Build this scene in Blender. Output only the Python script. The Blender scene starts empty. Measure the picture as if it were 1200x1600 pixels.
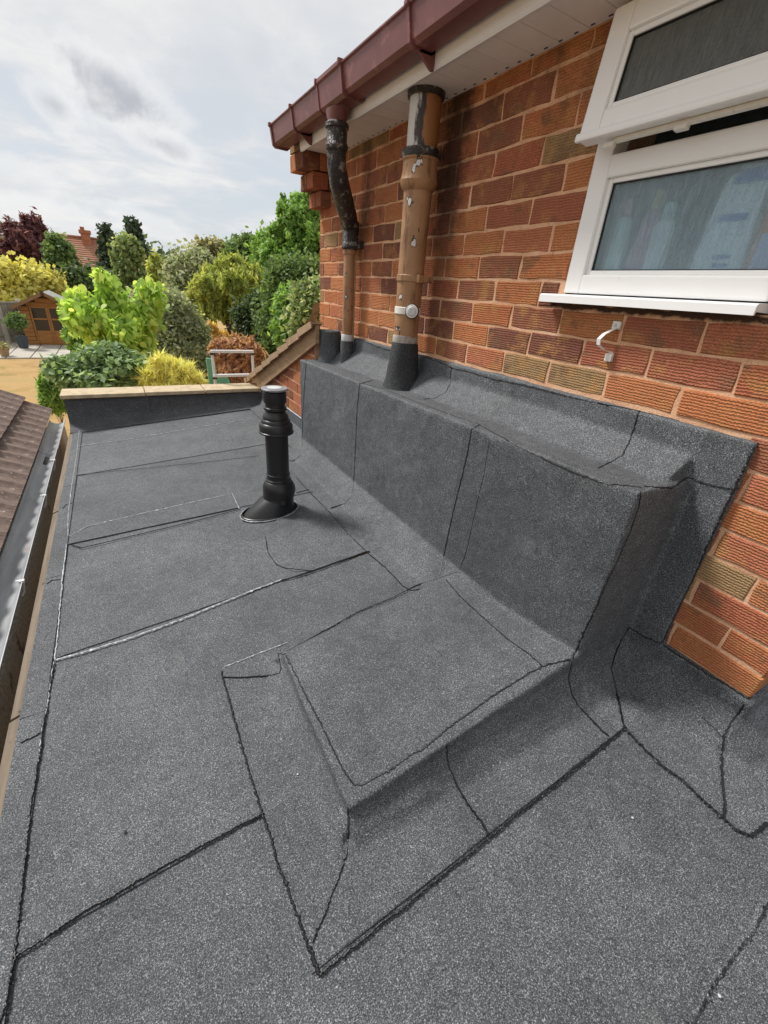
import bpy, bmesh, math, random
import numpy as np
from mathutils import Vector, Matrix, noise
from mathutils.bvhtree import BVHTree
random.seed(7); RNG = np.random.default_rng(7)
scene = bpy.context.scene
C = scene.collection
PI = math.pi

# ------------------------------------------------------------------ camera
CAM = Vector((-1.2932, -0.6116, 0.2431)); FPX = 667.8745
RIGHT = Vector((0.865032, -0.496726, 0.070350)); 
def _rod(w):
    w = Vector(w); t = w.length
    return Matrix.Rotation(t, 3, w)
_B = Matrix(((1,0,0),(0,0,-1),(0,1,0)))
RM = _rod((0.4783, -0.5281, -0.0554)) @ _B          # world -> camera (x right, y down, z forward)
cam = bpy.data.cameras.new('camera'); camo = bpy.data.objects.new('camera', cam); C.objects.link(camo)
cam.sensor_fit = 'VERTICAL'; cam.sensor_height = 24; cam.sensor_width = 18
cam.lens = FPX / 1600 * 24; cam.clip_start = 0.02; cam.clip_end = 2000
m = Matrix.Identity(4)
for i in range(3):
    m[i][0] = RM[0][i]; m[i][1] = -RM[1][i]; m[i][2] = -RM[2][i]; m[i][3] = CAM[i]
camo.matrix_world = m
scene.camera = camo
scene.render.resolution_x = 768; scene.render.resolution_y = 1024

def ray(px, py):
    return RM.transposed() @ Vector(((px-600)/FPX, (py-800)/FPX, 1.0))
def onX(px, py, v): d = ray(px,py); return CAM + d*((v-CAM.x)/d.x)
def onY(px, py, v): d = ray(px,py); return CAM + d*((v-CAM.y)/d.y)
def onZ(px, py, v): d = ray(px,py); return CAM + d*((v-CAM.z)/d.z)

# ------------------------------------------------------------------ light
SUN_AZ = math.radians(-36); SUN_EL = math.radians(52)
sun = bpy.data.lights.new('sun', 'SUN'); sun.energy = 3.4; sun.angle = math.radians(11); sun.color = (1.0, .965, .92)
suno = bpy.data.objects.new('sun', sun); C.objects.link(suno)
sd = Vector((math.sin(SUN_AZ)*math.cos(SUN_EL), math.cos(SUN_AZ)*math.cos(SUN_EL), math.sin(SUN_EL)))
suno.rotation_euler = sd.to_track_quat('Z', 'Y').to_euler()
suno.location = (0, 0, 20)

world = bpy.data.worlds.new('World'); scene.world = world; world.use_nodes = True
def build_world():
    nt = world.node_tree; nt.nodes.clear(); N = nt.nodes; L = nt.links
    out = N.new('ShaderNodeOutputWorld'); bg = N.new('ShaderNodeBackground'); bg.inputs['Strength'].default_value = .1
    L.new(bg.outputs[0], out.inputs[0])
    sky = N.new('ShaderNodeTexSky'); sky.sky_type = 'NISHITA'; sky.sun_disc = False
    sky.sun_elevation = SUN_EL; sky.sun_rotation = SUN_AZ; sky.air_density = 1.0; sky.dust_density = 1.0
    tc = N.new('ShaderNodeTexCoord'); D = tc.outputs['Generated']
    def mth(op, a, b=None, c=None, clamp=False):
        n = N.new('ShaderNodeMath'); n.operation = op; n.use_clamp = clamp
        for i, v in enumerate((a, b, c)):
            if v is None: continue
            if isinstance(v, (int, float)): n.inputs[i].default_value = v
            else: L.new(v, n.inputs[i])
        return n.outputs[0]
    def dot(vec, v):
        n = N.new('ShaderNodeVectorMath'); n.operation = 'DOT_PRODUCT'; L.new(vec, n.inputs[0]); n.inputs[1].default_value = v; return n.outputs['Value']
    def nz(vec, scale, detail=5, rough=.55, dist=0):
        n = N.new('ShaderNodeTexNoise'); n.inputs['Scale'].default_value = scale; n.inputs['Detail'].default_value = detail
        n.inputs['Roughness'].default_value = rough; n.inputs['Distortion'].default_value = dist
        L.new(vec, n.inputs['Vector']); return n
    def smooth(v, a, b):
        n = N.new('ShaderNodeMapRange'); n.interpolation_type = 'SMOOTHSTEP'; L.new(v, n.inputs[0])
        n.inputs[1].default_value = a; n.inputs[2].default_value = b; return n.outputs[0]
    def mix(f, a, b):
        n = N.new('ShaderNodeMix'); n.data_type = 'RGBA'
        if isinstance(f, (int, float)): n.inputs[0].default_value = f
        else: L.new(f, n.inputs[0])
        for i, v in ((6, a), (7, b)):
            if isinstance(v, tuple): n.inputs[i].default_value = (*v, 1)
            else: L.new(v, n.inputs[i])
        return n.outputs[2]
    # flat cloud deck coordinates
    sep = N.new('ShaderNodeSeparateXYZ'); L.new(D, sep.inputs[0])
    z = mth('MAXIMUM', sep.outputs[2], 0.0); zz = mth('ADD', z, .16)
    comb = N.new('ShaderNodeCombineXYZ'); L.new(mth('DIVIDE', sep.outputs[0], zz), comb.inputs[0]); L.new(mth('DIVIDE', sep.outputs[1], zz), comb.inputs[1])
    deck = nz(comb.outputs[0], .9, 6, .55, .4)
    deck2 = nz(comb.outputs[0], 3.2, 6, .6, .3)
    v = mth('ADD', mth('MULTIPLY', deck.outputs[0], .7), mth('MULTIPLY', deck2.outputs[0], .3))
    white = mix(smooth(v, .36, .64), (5.5, 5.6, 5.8), (6.9, 6.85, 6.75))
    blue = mix(.82, sky.outputs[0], (5.1, 5.4, 5.75))
    # openings in the deck: mostly low over the horizon
    low = smooth(sep.outputs[2], .46, .12)
    gap = mth('MULTIPLY', mth('ADD', mth('MULTIPLY', low, .85), .05), smooth(v, .60, .43), clamp=True)
    col = mix(gap, white, blue)
    # individual cumulus clouds standing in front of the deck
    def cloud(col, A, B, th, dark, bright, edge=.5, nscale=7, dstr=.5):
        a_ = ray(*A).normalized(); b_ = ray(*B).normalized(); c = (a_+b_).normalized()
        U = (b_ - c*b_.dot(c)).normalized(); V = U.cross(c).normalized(); ru = math.tan(b_.angle(c))
        if V.z < 0: V = -V
        mx, my = (A[0]+B[0])/2, (A[1]+B[1])/2; dx, dy = B[0]-A[0], B[1]-A[1]; l = math.hypot(dx, dy)
        rv = math.tan(ray(mx - dy/l*th, my + dx/l*th).normalized().angle(c))
        n = nz(D, nscale, 6, .6)
        sub = N.new('ShaderNodeVectorMath'); sub.operation = 'SUBTRACT'; L.new(n.outputs['Color'], sub.inputs[0]); sub.inputs[1].default_value = (.5,.5,.5)
        sc = N.new('ShaderNodeVectorMath'); sc.operation = 'SCALE'; L.new(sub.outputs[0], sc.inputs[0]); sc.inputs['Scale'].default_value = dstr*min(ru,rv)*2.2
        ad = N.new('ShaderNodeVectorMath'); ad.operation = 'ADD'; L.new(D, ad.inputs[0]); L.new(sc.outputs[0], ad.inputs[1])
        P = ad.outputs[0]
        w = mth('MAXIMUM', dot(P, c), .01)
        a = mth('DIVIDE', mth('DIVIDE', dot(P, U), w), ru); b = mth('DIVIDE', mth('DIVIDE', dot(P, V), w), rv)
        dist = mth('SQRT', mth('ADD', mth('MULTIPLY', a, a), mth('MULTIPLY', b, b)))
        fr = nz(D, nscale*1.6, 8, .62, .3)
        fr2 = mth('ADD', dist, mth('MULTIPLY', mth('SUBTRACT', fr.outputs[0], .5), 2.3))
        halo = smooth(fr2, 1.5, .75); core = smooth(fr2, 1.05, 1.05-edge*1.7)
        core = mth('MULTIPLY', core, smooth(b, 1.0, -.2)) if bright else core
        col = mix(mth('MULTIPLY', halo, .5), col, (7.2, 7.15, 7.1)) if bright else col
        return mix(mth('MULTIPLY', core, dark), col, (3.7, 3.85, 4.25))
    col = cloud(col, (92,92), (286,200), 44, .92, True, .55, 9, .7)
    col = cloud(col, (30,128), (130,196), 24, .60, True, .7, 10, .7)
    col = cloud(col, (198,202), (310,246), 22, .62, True, .7, 10, .7)
    col = cloud(col, (-80,255), (92,308), 34, .20, True, .5, 8, .8)
    col = cloud(col, (170,325), (300,375), 15, .10, True, .6, 9, .8)
    col = cloud(col, (-20,312), (165,352), 13, .10, True, .6, 9, .8)
    L.new(col, bg.inputs[0])
build_world()
scene.view_settings.view_transform = 'Standard'; scene.view_settings.look = 'None'
scene.view_settings.exposure = .38; scene.view_settings.gamma = 1; scene.view_settings.use_curve_mapping = False
scene.render.engine = 'CYCLES'

# ------------------------------------------------------------------ materials
def mat(name, rough=.7, spec=.3, base=None):
    M = bpy.data.materials.new(name); M.use_nodes = True
    b = M.node_tree.nodes['Principled BSDF']; b.inputs['Roughness'].default_value = rough
    b.inputs['Specular IOR Level'].default_value = spec
    if base: b.inputs['Base Color'].default_value = (*base, 1)
    return M, M.node_tree, b
class NB:
    def __init__(s, nt): s.nt = nt; s.N = nt.nodes; s.L = nt.links; s.obj = None
    def coord(s, kind='Object'):
        n = s.N.new('ShaderNodeTexCoord'); return n.outputs[kind]
    def mapping(s, vec, scale=(1,1,1), loc=(0,0,0)):
        n = s.N.new('ShaderNodeMapping'); s.L.new(vec, n.inputs[0]); n.inputs['Scale'].default_value = scale; n.inputs['Location'].default_value = loc; return n.outputs[0]
    def noise(s, vec, scale, detail=3, rough=.5, dist=0, col=False):
        n = s.N.new('ShaderNodeTexNoise'); n.inputs['Scale'].default_value = scale; n.inputs['Detail'].default_value = detail
        n.inputs['Roughness'].default_value = rough; n.inputs['Distortion'].default_value = dist
        if vec is not None: s.L.new(vec, n.inputs['Vector'])
        return n.outputs['Color' if col else 'Fac']
    def voro(s, vec, scale, out='Distance', rnd=1):
        n = s.N.new('ShaderNodeTexVoronoi'); n.inputs['Scale'].default_value = scale; s.L.new(vec, n.inputs['Vector']); return n.outputs[out]
    def ramp(s, f, stops, interp='LINEAR'):
        n = s.N.new('ShaderNodeValToRGB'); s.L.new(f, n.inputs[0]); r = n.color_ramp; r.interpolation = interp
        while len(r.elements) < len(stops): r.elements.new(.5)
        for e, (p, c) in zip(r.elements, stops):
            e.position = p; e.color = (*c, 1) if isinstance(c, tuple) else (c, c, c, 1)
        return n.outputs[0]
    def mix(s, f, a, b, mode='MIX'):
        n = s.N.new('ShaderNodeMix'); n.data_type = 'RGBA'; n.blend_type = mode
        if isinstance(f, (int, float)): n.inputs[0].default_value = f
        else: s.L.new(f, n.inputs[0])
        for i, v in ((6, a), (7, b)):
            if isinstance(v, tuple): n.inputs[i].default_value = (*v, 1)
            else: s.L.new(v, n.inputs[i])
        return n.outputs[2]
    def math(s, op, a, b=None, clamp=False):
        n = s.N.new('ShaderNodeMath'); n.operation = op; n.use_clamp = clamp
        for i, v in enumerate((a, b)):
            if v is None: continue
            if isinstance(v, (int, float)): n.inputs[i].default_value = v
            else: s.L.new(v, n.inputs[i])
        return n.outputs[0]
    def bump(s, h, bsdf, strength=.5, dist=.005, prev=None):
        n = s.N.new('ShaderNodeBump'); n.inputs['Strength'].default_value = strength; n.inputs['Distance'].default_value = dist
        s.L.new(h, n.inputs['Height'])
        if prev is not None: s.L.new(prev, n.inputs['Normal'])
        s.L.new(n.outputs[0], bsdf.inputs['Normal']); return n.outputs[0]
    def link(s, a, b): s.L.new(a, b)
    def objrand(s):
        n = s.N.new('ShaderNodeObjectInfo'); return n.outputs['Random']

def felt_material(name='mineral_felt', dark=1.0):
    M, nt, b = mat(name, .76, .40); s = NB(nt); g = s.coord()
    n1 = s.noise(g, 430, 2, .65); n2 = s.noise(g, 900, 1, .6); big = s.noise(g, 2.6, 5, .62); mid = s.noise(g, 22, 4, .65)
    n3 = s.noise(g, 190, 2, .6)
    gran = s.math('ADD', s.math('ADD', s.math('MULTIPLY', n1, .58), s.math('MULTIPLY', n2, .30)), s.math('MULTIPLY', n3, .12))
    c = s.ramp(gran, [(.37, (.010*dark,.011*dark,.012*dark)), (.46, (.040*dark,.043*dark,.048*dark)), (.55, (.096*dark,.103*dark,.111*dark)), (.645, (.40*dark,.418*dark,.435*dark))])
    c = s.mix(1, c, s.ramp(big, [(.3, .74), (.5, 1.0), (.7, 1.22)]), 'MULTIPLY')
    c = s.mix(1, c, s.ramp(mid, [(.3, .86), (.7, 1.14)]), 'MULTIPLY')
    c = s.mix(1, c, s.ramp(s.objrand(), [(0., .88), (1., 1.10)]), 'MULTIPLY')
    # scuffs where feet and rollers rubbed granules away, and dusty smears
    sc = s.noise(s.mapping(g, (5, 14, 9)), 1, 6, .72)
    c = s.mix(s.ramp(sc, [(.62, 0.), (.74, .45)]), c, (.035*dark,.037*dark,.042*dark))
    du = s.noise(s.mapping(g, (9, 4, 7), (7,3,1)), 1, 6, .7)
    c = s.mix(s.ramp(du, [(.60, 0.), (.76, .30)]), c, (.20*dark,.195*dark,.185*dark))
    s.link(c, b.inputs['Base Color'])
    p = s.bump(mid, b, .25, .006)
    s.bump(gran, b, .55, .0022, p)
    return M
FELT = felt_material()
def simple(name, base, rough=.7, spec=.3, var=.15, scale=20, bump=.1, bdist=.003, metallic=0, spots=None):
    M, nt, b = mat(name, rough, spec); s = NB(nt); g = s.coord()
    n = s.noise(g, scale, 5, .6)
    lo = tuple(max(0, c*(1-var)) for c in base); hi = tuple(min(1, c*(1+var)) for c in base)
    c = s.ramp(n, [(.3, lo), (.7, hi)])
    if spots:
        for (sc, thr, colr, amt) in spots:
            m_ = s.ramp(s.noise(g, sc, 5, .65), [(thr, 0.0), (thr+.05, amt)])
            c = s.mix(m_, c, colr)
    s.link(c, b.inputs['Base Color']); b.inputs['Metallic'].default_value = metallic
    s.bump(s.noise(g, scale*4, 3, .6), b, bump, bdist)
    return M
BITUMEN = simple('black_bitumen', (.010,.010,.011), .38, .5, .4, 60, .5)
PALE = simple('pale_lap_glint', (.50,.52,.54), .5, .5, .35, 90, .4)  # pale grey paints in the glint on lap edges; plain colour for sealant, grit
def wall_darkening(s, c):
    """dark bands beside both pipes, grime packed below the window sill, patches darker towards the soffit"""
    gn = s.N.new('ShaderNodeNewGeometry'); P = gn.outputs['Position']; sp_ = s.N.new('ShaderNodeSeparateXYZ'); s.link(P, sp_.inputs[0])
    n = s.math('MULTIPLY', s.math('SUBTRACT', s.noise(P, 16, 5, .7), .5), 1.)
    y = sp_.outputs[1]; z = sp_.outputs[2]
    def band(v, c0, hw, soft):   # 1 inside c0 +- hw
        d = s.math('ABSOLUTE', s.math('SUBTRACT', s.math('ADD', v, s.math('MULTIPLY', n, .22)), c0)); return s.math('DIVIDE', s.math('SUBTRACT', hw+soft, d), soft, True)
    a = s.math('MULTIPLY', band(y, 1.15, .035, .09), s.math('MULTIPLY', s.math('SUBTRACT', z, .02), 1.7, True))  # ragged dark band beside the soil pipe, stronger higher up
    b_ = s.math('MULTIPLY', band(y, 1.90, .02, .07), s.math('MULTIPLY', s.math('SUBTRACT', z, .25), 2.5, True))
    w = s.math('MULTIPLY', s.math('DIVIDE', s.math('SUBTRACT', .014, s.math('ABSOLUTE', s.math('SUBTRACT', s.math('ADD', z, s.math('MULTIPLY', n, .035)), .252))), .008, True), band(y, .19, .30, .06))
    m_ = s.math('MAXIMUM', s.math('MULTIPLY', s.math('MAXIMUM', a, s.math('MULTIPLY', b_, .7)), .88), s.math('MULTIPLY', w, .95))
    up = s.math('MULTIPLY', s.math('MULTIPLY', s.math('SUBTRACT', z, .62), 2.6, True), s.ramp(s.noise(P, 7, 5, .7), [(.42, 0.), (.62, .55)]))  # patchy darkening that grows up the wall towards the soffit
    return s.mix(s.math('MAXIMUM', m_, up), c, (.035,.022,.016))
def brick_material():
    M, nt, b = mat('rustic_brick', .9, .15); s = NB(nt); g = s.coord(); r = s.objrand()
    off = s.N.new('ShaderNodeVectorMath'); off.operation = 'ADD'; s.link(g, off.inputs[0])
    cm = s.N.new('ShaderNodeCombineXYZ')
    for i, k in enumerate((37., 91., 53.)): s.link(s.math('MULTIPLY', r, k), cm.inputs[i])
    s.link(cm.outputs[0], off.inputs[1]); v = off.outputs[0]
    basec = s.ramp(s.math('FRACT', s.math('MULTIPLY', r, 17.3)), [(0, (.44,.155,.070)), (.12, (.49,.180,.078)), (.26, (.37,.130,.075)), (.36, (.50,.195,.085)), (.50, (.30,.115,.068)), (.60, (.46,.165,.090)), (.70, (.48,.190,.085)), (.76, (.21,.085,.058)), (.88, (.41,.135,.072)), (.95, (.34,.220,.110))], 'CONSTANT')
    patch = s.noise(v, 13, 4, .65)
    c = s.mix(s.ramp(patch, [(.52, 0.), (.68, .75)]), basec, (.46,.24,.085))
    patch2 = s.noise(s.mapping(v, (1,1,1), (5,2,9)), 11, 4, .6)
    c = s.mix(s.ramp(patch2, [(.57, 0.), (.66, .62)]), c, (.19,.115,.070))
    fine = s.noise(v, 260, 3, .7)
    c = s.mix(1, c, s.ramp(fine, [(.3, .62), (.7, 1.38)]), 'MULTIPLY')
    # combed grooves running along the brick, each with a small zigzag
    sep = s.N.new('ShaderNodeSeparateXYZ'); s.link(g, sep.inputs[0])
    along = s.math('ADD', sep.outputs[1], sep.outputs[0])
    zig = s.math('PINGPONG', s.math('MULTIPLY', along, 95.), .5)
    ph = s.math('ADD', s.math('ADD', s.math('MULTIPLY', sep.outputs[2], 128.), s.math('MULTIPLY', zig, .42)), s.math('MULTIPLY', s.noise(v, 30, 4, .7), 1.2))
    gr = s.math('PINGPONG', ph, .5)
    gr = s.ramp(gr, [(.05, 0.), (.40, 1.)])
    c = s.mix(s.math('MULTIPLY', s.ramp(gr, [(0., 1.), (.55, 0.)]), s.ramp(s.noise(v, 34, 4, .7), [(.3, .15), (.7, .62)])), c, (.10,.042,.022))
    dust = s.ramp(s.noise(v, 120, 4, .75), [(.60, 0.), (.74, .5)])
    c = s.mix(dust, c, (.60,.38,.24))
    c = wall_darkening(s, c)
    s.link(c, b.inputs['Base Color'])
    p = s.bump(gr, b, .7, .0026); s.bump(fine, b, .7, .002, p)
    return M
BRICK = brick_material()
def mortar_material():
    M, nt, b = mat('sandy_orange_mortar', .95, .1); s = NB(nt); g = s.coord()
    c = s.ramp(s.noise(g, 9, 5, .65), [(.3, (.56,.310,.180)), (.55, (.72,.435,.27)), (.75, (.76,.53,.38))])
    c = s.mix(1, c, s.ramp(s.noise(g, 300, 2, .7), [(.3, .72), (.7, 1.25)]), 'MULTIPLY')
    c = s.mix(s.ramp(s.noise(g, 30, 5, .7), [(.60, 0.), (.70, .6)]), c, (.22,.125,.07))
    c = wall_darkening(s, c)
    s.link(c, b.inputs['Base Color']); s.bump(s.noise(g, 160, 4, .7), b, .8, .004)
    return M
MORTAR = mortar_material()
UPVC = simple('white_upvc', (.84,.845,.845), .30, .5, .02, 6, .02, spots=[(11, .64, (.70,.68,.63), .45)])
SOFFIT = simple('white_soffit_plastic', (.80,.76,.73), .45, .4, .06, 9, .03, spots=[(40, .66, (.30,.25,.22), .4)])
MAROON = simple('faded_maroon_plastic', (.165,.058,.055), .42, .45, .18, 9, .05, spots=[(14, .58, (.30,.13,.12), .5)])
TAR = simple('tar_coated_iron', (.022,.017,.014), .36, .6, .5, 30, 1., .010, spots=[(30, .57, (.34,.33,.31), .7), (18, .60, (.22,.11,.06), .85)])
def pipe_material(name='peeling_tan_paint'):
    M, nt, b = mat(name, .48, .4); s = NB(nt); g = s.coord()
    c = s.ramp(s.noise(g, 7, 4, .6), [(.3, (.27,.140,.065)), (.7, (.40,.225,.115))])
    st = s.noise(s.mapping(g, (26, 26, 5)), 1, 4, .7)
    c = s.mix(s.ramp(st, [(.54, 0.), (.66, .8)]), c, (.13,.060,.032))
    fl = s.noise(s.mapping(g, (1,1,.6)), 26, 3, .5)
    c = s.mix(s.ramp(fl, [(.650, 0.), (.658, 1.)]), c, (.04,.03,.025))
    c = s.mix(s.ramp(fl, [(.685, 0.), (.693, 1.)]), c, (.62,.60,.57))
    s.link(c, b.inputs['Base Color']); s.bump(s.noise(g, 45, 4, .6), b, .35, .004)
    return M
TAN = pipe_material()
def streak_pipe():
    M, nt, b = mat('half_tarred_pale_pipe', .45, .5); s = NB(nt); g = s.coord()
    sep = s.N.new('ShaderNodeSeparateXYZ'); s.link(g, sep.inputs[0])
    # pale band on the garden side, tar in the middle, tan on the near side
    t = s.math('ADD', s.math('SUBTRACT', s.math('MULTIPLY', sep.outputs[1], 7.), s.math('MULTIPLY', sep.outputs[0], 7.)), s.math('MULTIPLY', s.noise(s.mapping(g, (22, 22, 7)), 1, 5, .7), .9))
    c = s.ramp(s.math('ADD', t, 0.0, True), [(.28, (.30,.13,.045)), (.36, (.03,.02,.017)), (.52, (.035,.025,.02)), (.60, (.55,.54,.52))])
    hz = s.math('MULTIPLY', s.math('SUBTRACT', sep.outputs[2], .10), 9., True)
    c = s.mix(s.math('MULTIPLY', s.ramp(s.noise(s.mapping(g, (18,18,9)), 1, 5, .7), [(.40, 0.), (.5, 1.)]), hz), c, (.022,.017,.015))
    s.link(c, b.inputs['Base Color']); s.bump(s.noise(g, 50, 4, .7), b, .6, .005)
    return M
HALFTAR = streak_pipe()
BLACKP = simple('black_vent_plastic', (.014,.014,.015), .36, .45, .2, 8, .04, .002, spots=[(9, .64, (.05,.05,.052), .5)])
PALEMETAL = simple('pale_grey_cap', (.55,.57,.58), .4, .5, .1, 30, .05)
WHITEP = simple('weathered_white_plastic', (.74,.71,.66), .4, .45, .08, 40, .1, spots=[(60, .66, (.35,.28,.2), .5)])
STONE = simple('cream_coping_stone', (.47,.38,.255), .85, .2, .22, 18, .5, .003, spots=[(28, .62, (.36,.27,.17), .6)])
def wood(name, a, b_, scale=(3,60,60), rough=.8, knots=True):
    M, nt, b = mat(name, rough, .2); s = NB(nt); g = s.coord()
    n = s.noise(s.mapping(g, scale), 1, 6, .7)
    c = s.ramp(n, [(.3, a), (.7, b_)])
    if knots: c = s.mix(s.ramp(s.noise(g, 26, 3, .6), [(.66, 0.), (.72, .75)]), c, tuple(v*.25 for v in a))
    s.link(c, b.inputs['Base Color']); s.bump(n, b, .5, .003); return M
TIMBER = wood('weathered_batten', (.13,.100,.072), (.24,.195,.15), (50,3,50))
BARGE = wood('weathered_bargeboard', (.26,.16,.085), (.42,.28,.165), (40,5,40))
CEDAR = wood('orange_cedar_cladding', (.30,.13,.045), (.46,.22,.075), (1.5,3,20), knots=False)
FENCEW = wood('grey_fence_boards', (.27,.235,.19), (.40,.36,.30), (6,6,1))
TILE = simple('brown_concrete_tile', (.175,.130,.108), .9, .2, .3, 25, .6, .004, spots=[(30, .615, (.50,.47,.44), .9), (16, .62, (.07,.048,.04), .6)])
LTILE = simple('tan_roof_tile', (.34,.235,.145), .85, .2, .25, 22, .5, .004, spots=[(30, .62, (.20,.13,.08), .7)])
PEBBLE = simple('grey_render', (.34,.32,.28), .95, .1, .35, 70, .9, .006, spots=[(6, .60, (.055,.052,.045), .7), (9, .68, (.30,.17,.09), .3)])
def gutter_grey():
    M, nt, b = mat('grey_weathered_gutter', .42, .45); s = NB(nt); g = s.coord()
    c = s.ramp(s.noise(s.mapping(g, (14, 2.5, 14)), 1, 5, .6), [(.3, (.19,.20,.215)), (.7, (.38,.39,.40))])
    c = s.mix(s.ramp(s.noise(s.mapping(g, (16, 3, 16), (3,1,2)), 1, 5, .7), [(.60, 0.), (.69, .8)]), c, (.24,.13,.065))
    c = s.mix(s.ramp(s.noise(g, 55, 4, .7), [(.64, 0.), (.72, .6)]), c, (.33,.33,.29))
    s.link(c, b.inputs['Base Color']); s.bump(s.noise(g, 60, 3), b, .2, .002); return M
GUTGREY = gutter_grey()
def glass_obscure(name, tint, dif, rough=.25, mixd=.3):
    M, nt, b = mat(name, rough, .5, tint); s = NB(nt); g = s.coord()
    b.inputs['Transmission Weight'].default_value = .55; b.inputs['IOR'].default_value = 1.45; b.inputs['Base Color'].default_value = (*dif, 1)
    h = s.noise(s.mapping(g, (160, 160, 16)), 1, 4, .65, .6)
    drops = s.voro(g, 150)
    cc = s.mix(1, (*dif,), s.ramp(h, [(.3, .70), (.7, 1.30)]), 'MULTIPLY'); s.link(cc, b.inputs['Base Color'])
    hh = s.math('ADD', h, s.math('MULTIPLY', s.ramp(drops, [(.0, 1.), (.35, 0.)]), .5))
    s.bump(hh, b, .8, .004)
    d = s.N.new('ShaderNodeBsdfTransparent'); d.inputs[0].default_value = (*tint, 1)
    mx = s.N.new('ShaderNodeMixShader'); mx.inputs[0].default_value = mixd
    s.link(b.outputs[0], mx.inputs[1]); s.link(d.outputs[0], mx.inputs[2]); s.link(mx.outputs[0], nt.nodes['Material Output'].inputs[0])
    return M
GLASS1 = glass_obscure('rain_textured_glass', (.88,.94,.97), (.56,.74,.84), .16, .50)  # pale blue stands in for the sky reflected in the lower pane
GLASS2 = glass_obscure('rain_textured_glass_dim', (.60,.66,.64), (.26,.275,.265), .30, .15)  # darker copy for the tilted sash, its dim reflection put into the colour
DARKGLASS = simple('dark_window_glass', (.02,.022,.024), .08, .6, .1, 3, 0)
ALU = simple('silver_aluminium', (.62,.63,.62), .35, .5, .08, 30, .05)
GREENM = simple('green_plastic', (.10,.33,.22), .45, .4, .1, 20, .05)
ROOFRED = simple('red_brown_roof', (.36,.19,.125), .9, .2, .2, 3, .3)
CHIM = simple('chimney_brick', (.36,.15,.09), .9, .1, .2, 3, .2)
RENDER = simple('cream_render', (.55,.52,.47), .9, .1, .06, 2, .1)
LAWN = None
def lawn_material():
    M, nt, b = mat('dry_lawn', .95, .1); s = NB(nt); g = s.coord()
    c = s.ramp(s.noise(g, .9, 6, .7), [(.3, (.33,.215,.09)), (.52, (.44,.29,.13)), (.72, (.36,.27,.12))])
    c = s.mix(s.ramp(s.noise(g, .5, 6, .75), [(.54, 0.), (.68, .7)]), c, (.13,.15,.035))
    c = s.mix(1, c, s.ramp(s.noise(g, 30, 3, .7), [(.3, .75), (.7, 1.2)]), 'MULTIPLY')
    s.link(c, b.inputs['Base Color']); s.bump(s.noise(g, 40, 4), b, .6, .03); return M
LAWN = lawn_material()
SLAB = simple('pale_patio_stone', (.44,.41,.36), .9, .2, .12, 3, .2)
SOIL = simple('brown_soil_and_dry_stems', (.20,.125,.075), .95, .1, .5, 12, .9, .03)
BARK = simple('brown_bark', (.10,.07,.045), .95, .1, .3, 14, .8, .02)
SLATEPOT = simple('slate_blue_pot', (.06,.075,.095), .5, .4, .1, 5, .05)
def leafmat(name, stops, trans=.4):
    M, nt, b = mat(name, .55, .25); s = NB(nt)
    a = s.N.new('ShaderNodeAttribute'); a.attribute_name = 'tint'
    c = s.ramp(a.outputs['Fac'], stops); s.link(c, b.inputs['Base Color'])
    t = s.N.new('ShaderNodeBsdfTranslucent')
    c2 = s.mix(1, c, (1.35,1.35,.8), 'MULTIPLY'); s.link(c2, t.inputs[0])
    mx = s.N.new('ShaderNodeMixShader'); mx.inputs[0].default_value = trans
    s.link(b.outputs[0], mx.inputs[1]); s.link(t.outputs[0], mx.inputs[2]); s.link(mx.outputs[0], nt.nodes['Material Output'].inputs[0])
    return M

# ------------------------------------------------------------------ object helpers
def link(name, me, m, parent=None, smooth=False, props=None):
    o = bpy.data.objects.new(name, me); C.objects.link(o)
    if m is not None and not me.materials: me.materials.append(m)
    if smooth and len(me.polygons): me.polygons.foreach_set('use_smooth', [True]*len(me.polygons))
    if parent: o.parent = parent
    if props:
        for k, v in props.items(): o[k] = v
    return o
def obj(name, bm, m, parent=None, smooth=False, **props):
    me = bpy.data.meshes.new(name); bm.to_mesh(me); bm.free()
    return link(name, me, m, parent, smooth, props)
def tag(o, label, cat, group=None):
    o['label'] = label; o['category'] = cat
    if group: o['group'] = group
    return o
def thing(name, label, cat, loc=(0,0,0), group=None, rz=0):
    o = bpy.data.objects.new(name, None); C.objects.link(o); o.location = loc; o.rotation_euler = (0,0,rz); o.empty_display_size = .1
    return tag(o, label, cat, group)
def W(o):   # parts built in world coordinates under a thing placed at its base
    return Matrix.Translation(-Vector(o.location))
def add_box(bm, lo, hi, bevel=0, mtx=None):
    lo = Vector(lo); hi = Vector(hi)
    vs = [bm.verts.new((x,y,z)) for x in (lo.x,hi.x) for y in (lo.y,hi.y) for z in (lo.z,hi.z)]
    f = []
    for q in ((0,1,3,2),(4,6,7,5),(0,4,5,1),(2,3,7,6),(0,2,6,4),(1,5,7,3)): f.append(bm.faces.new([vs[i] for i in q]))
    if bevel:
        es = list({e for x in f for e in x.edges})
        r = bmesh.ops.bevel(bm, geom=es, offset=bevel, segments=2, affect='EDGES', profile=.6)
        vs = list({v for x in r['faces'] for v in x.verts} | {v for v in vs if v.is_valid})
    if mtx is not None:
        for v in vs: v.co = mtx @ v.co
    return vs
def add_hull(bm, pts):
    vs = [bm.verts.new(p) for p in pts]
    r = bmesh.ops.convex_hull(bm, input=vs)
    bad = [g for g in r['geom_interior'] if isinstance(g, bmesh.types.BMVert)]
    bmesh.ops.delete(bm, geom=bad, context='VERTS')
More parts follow.
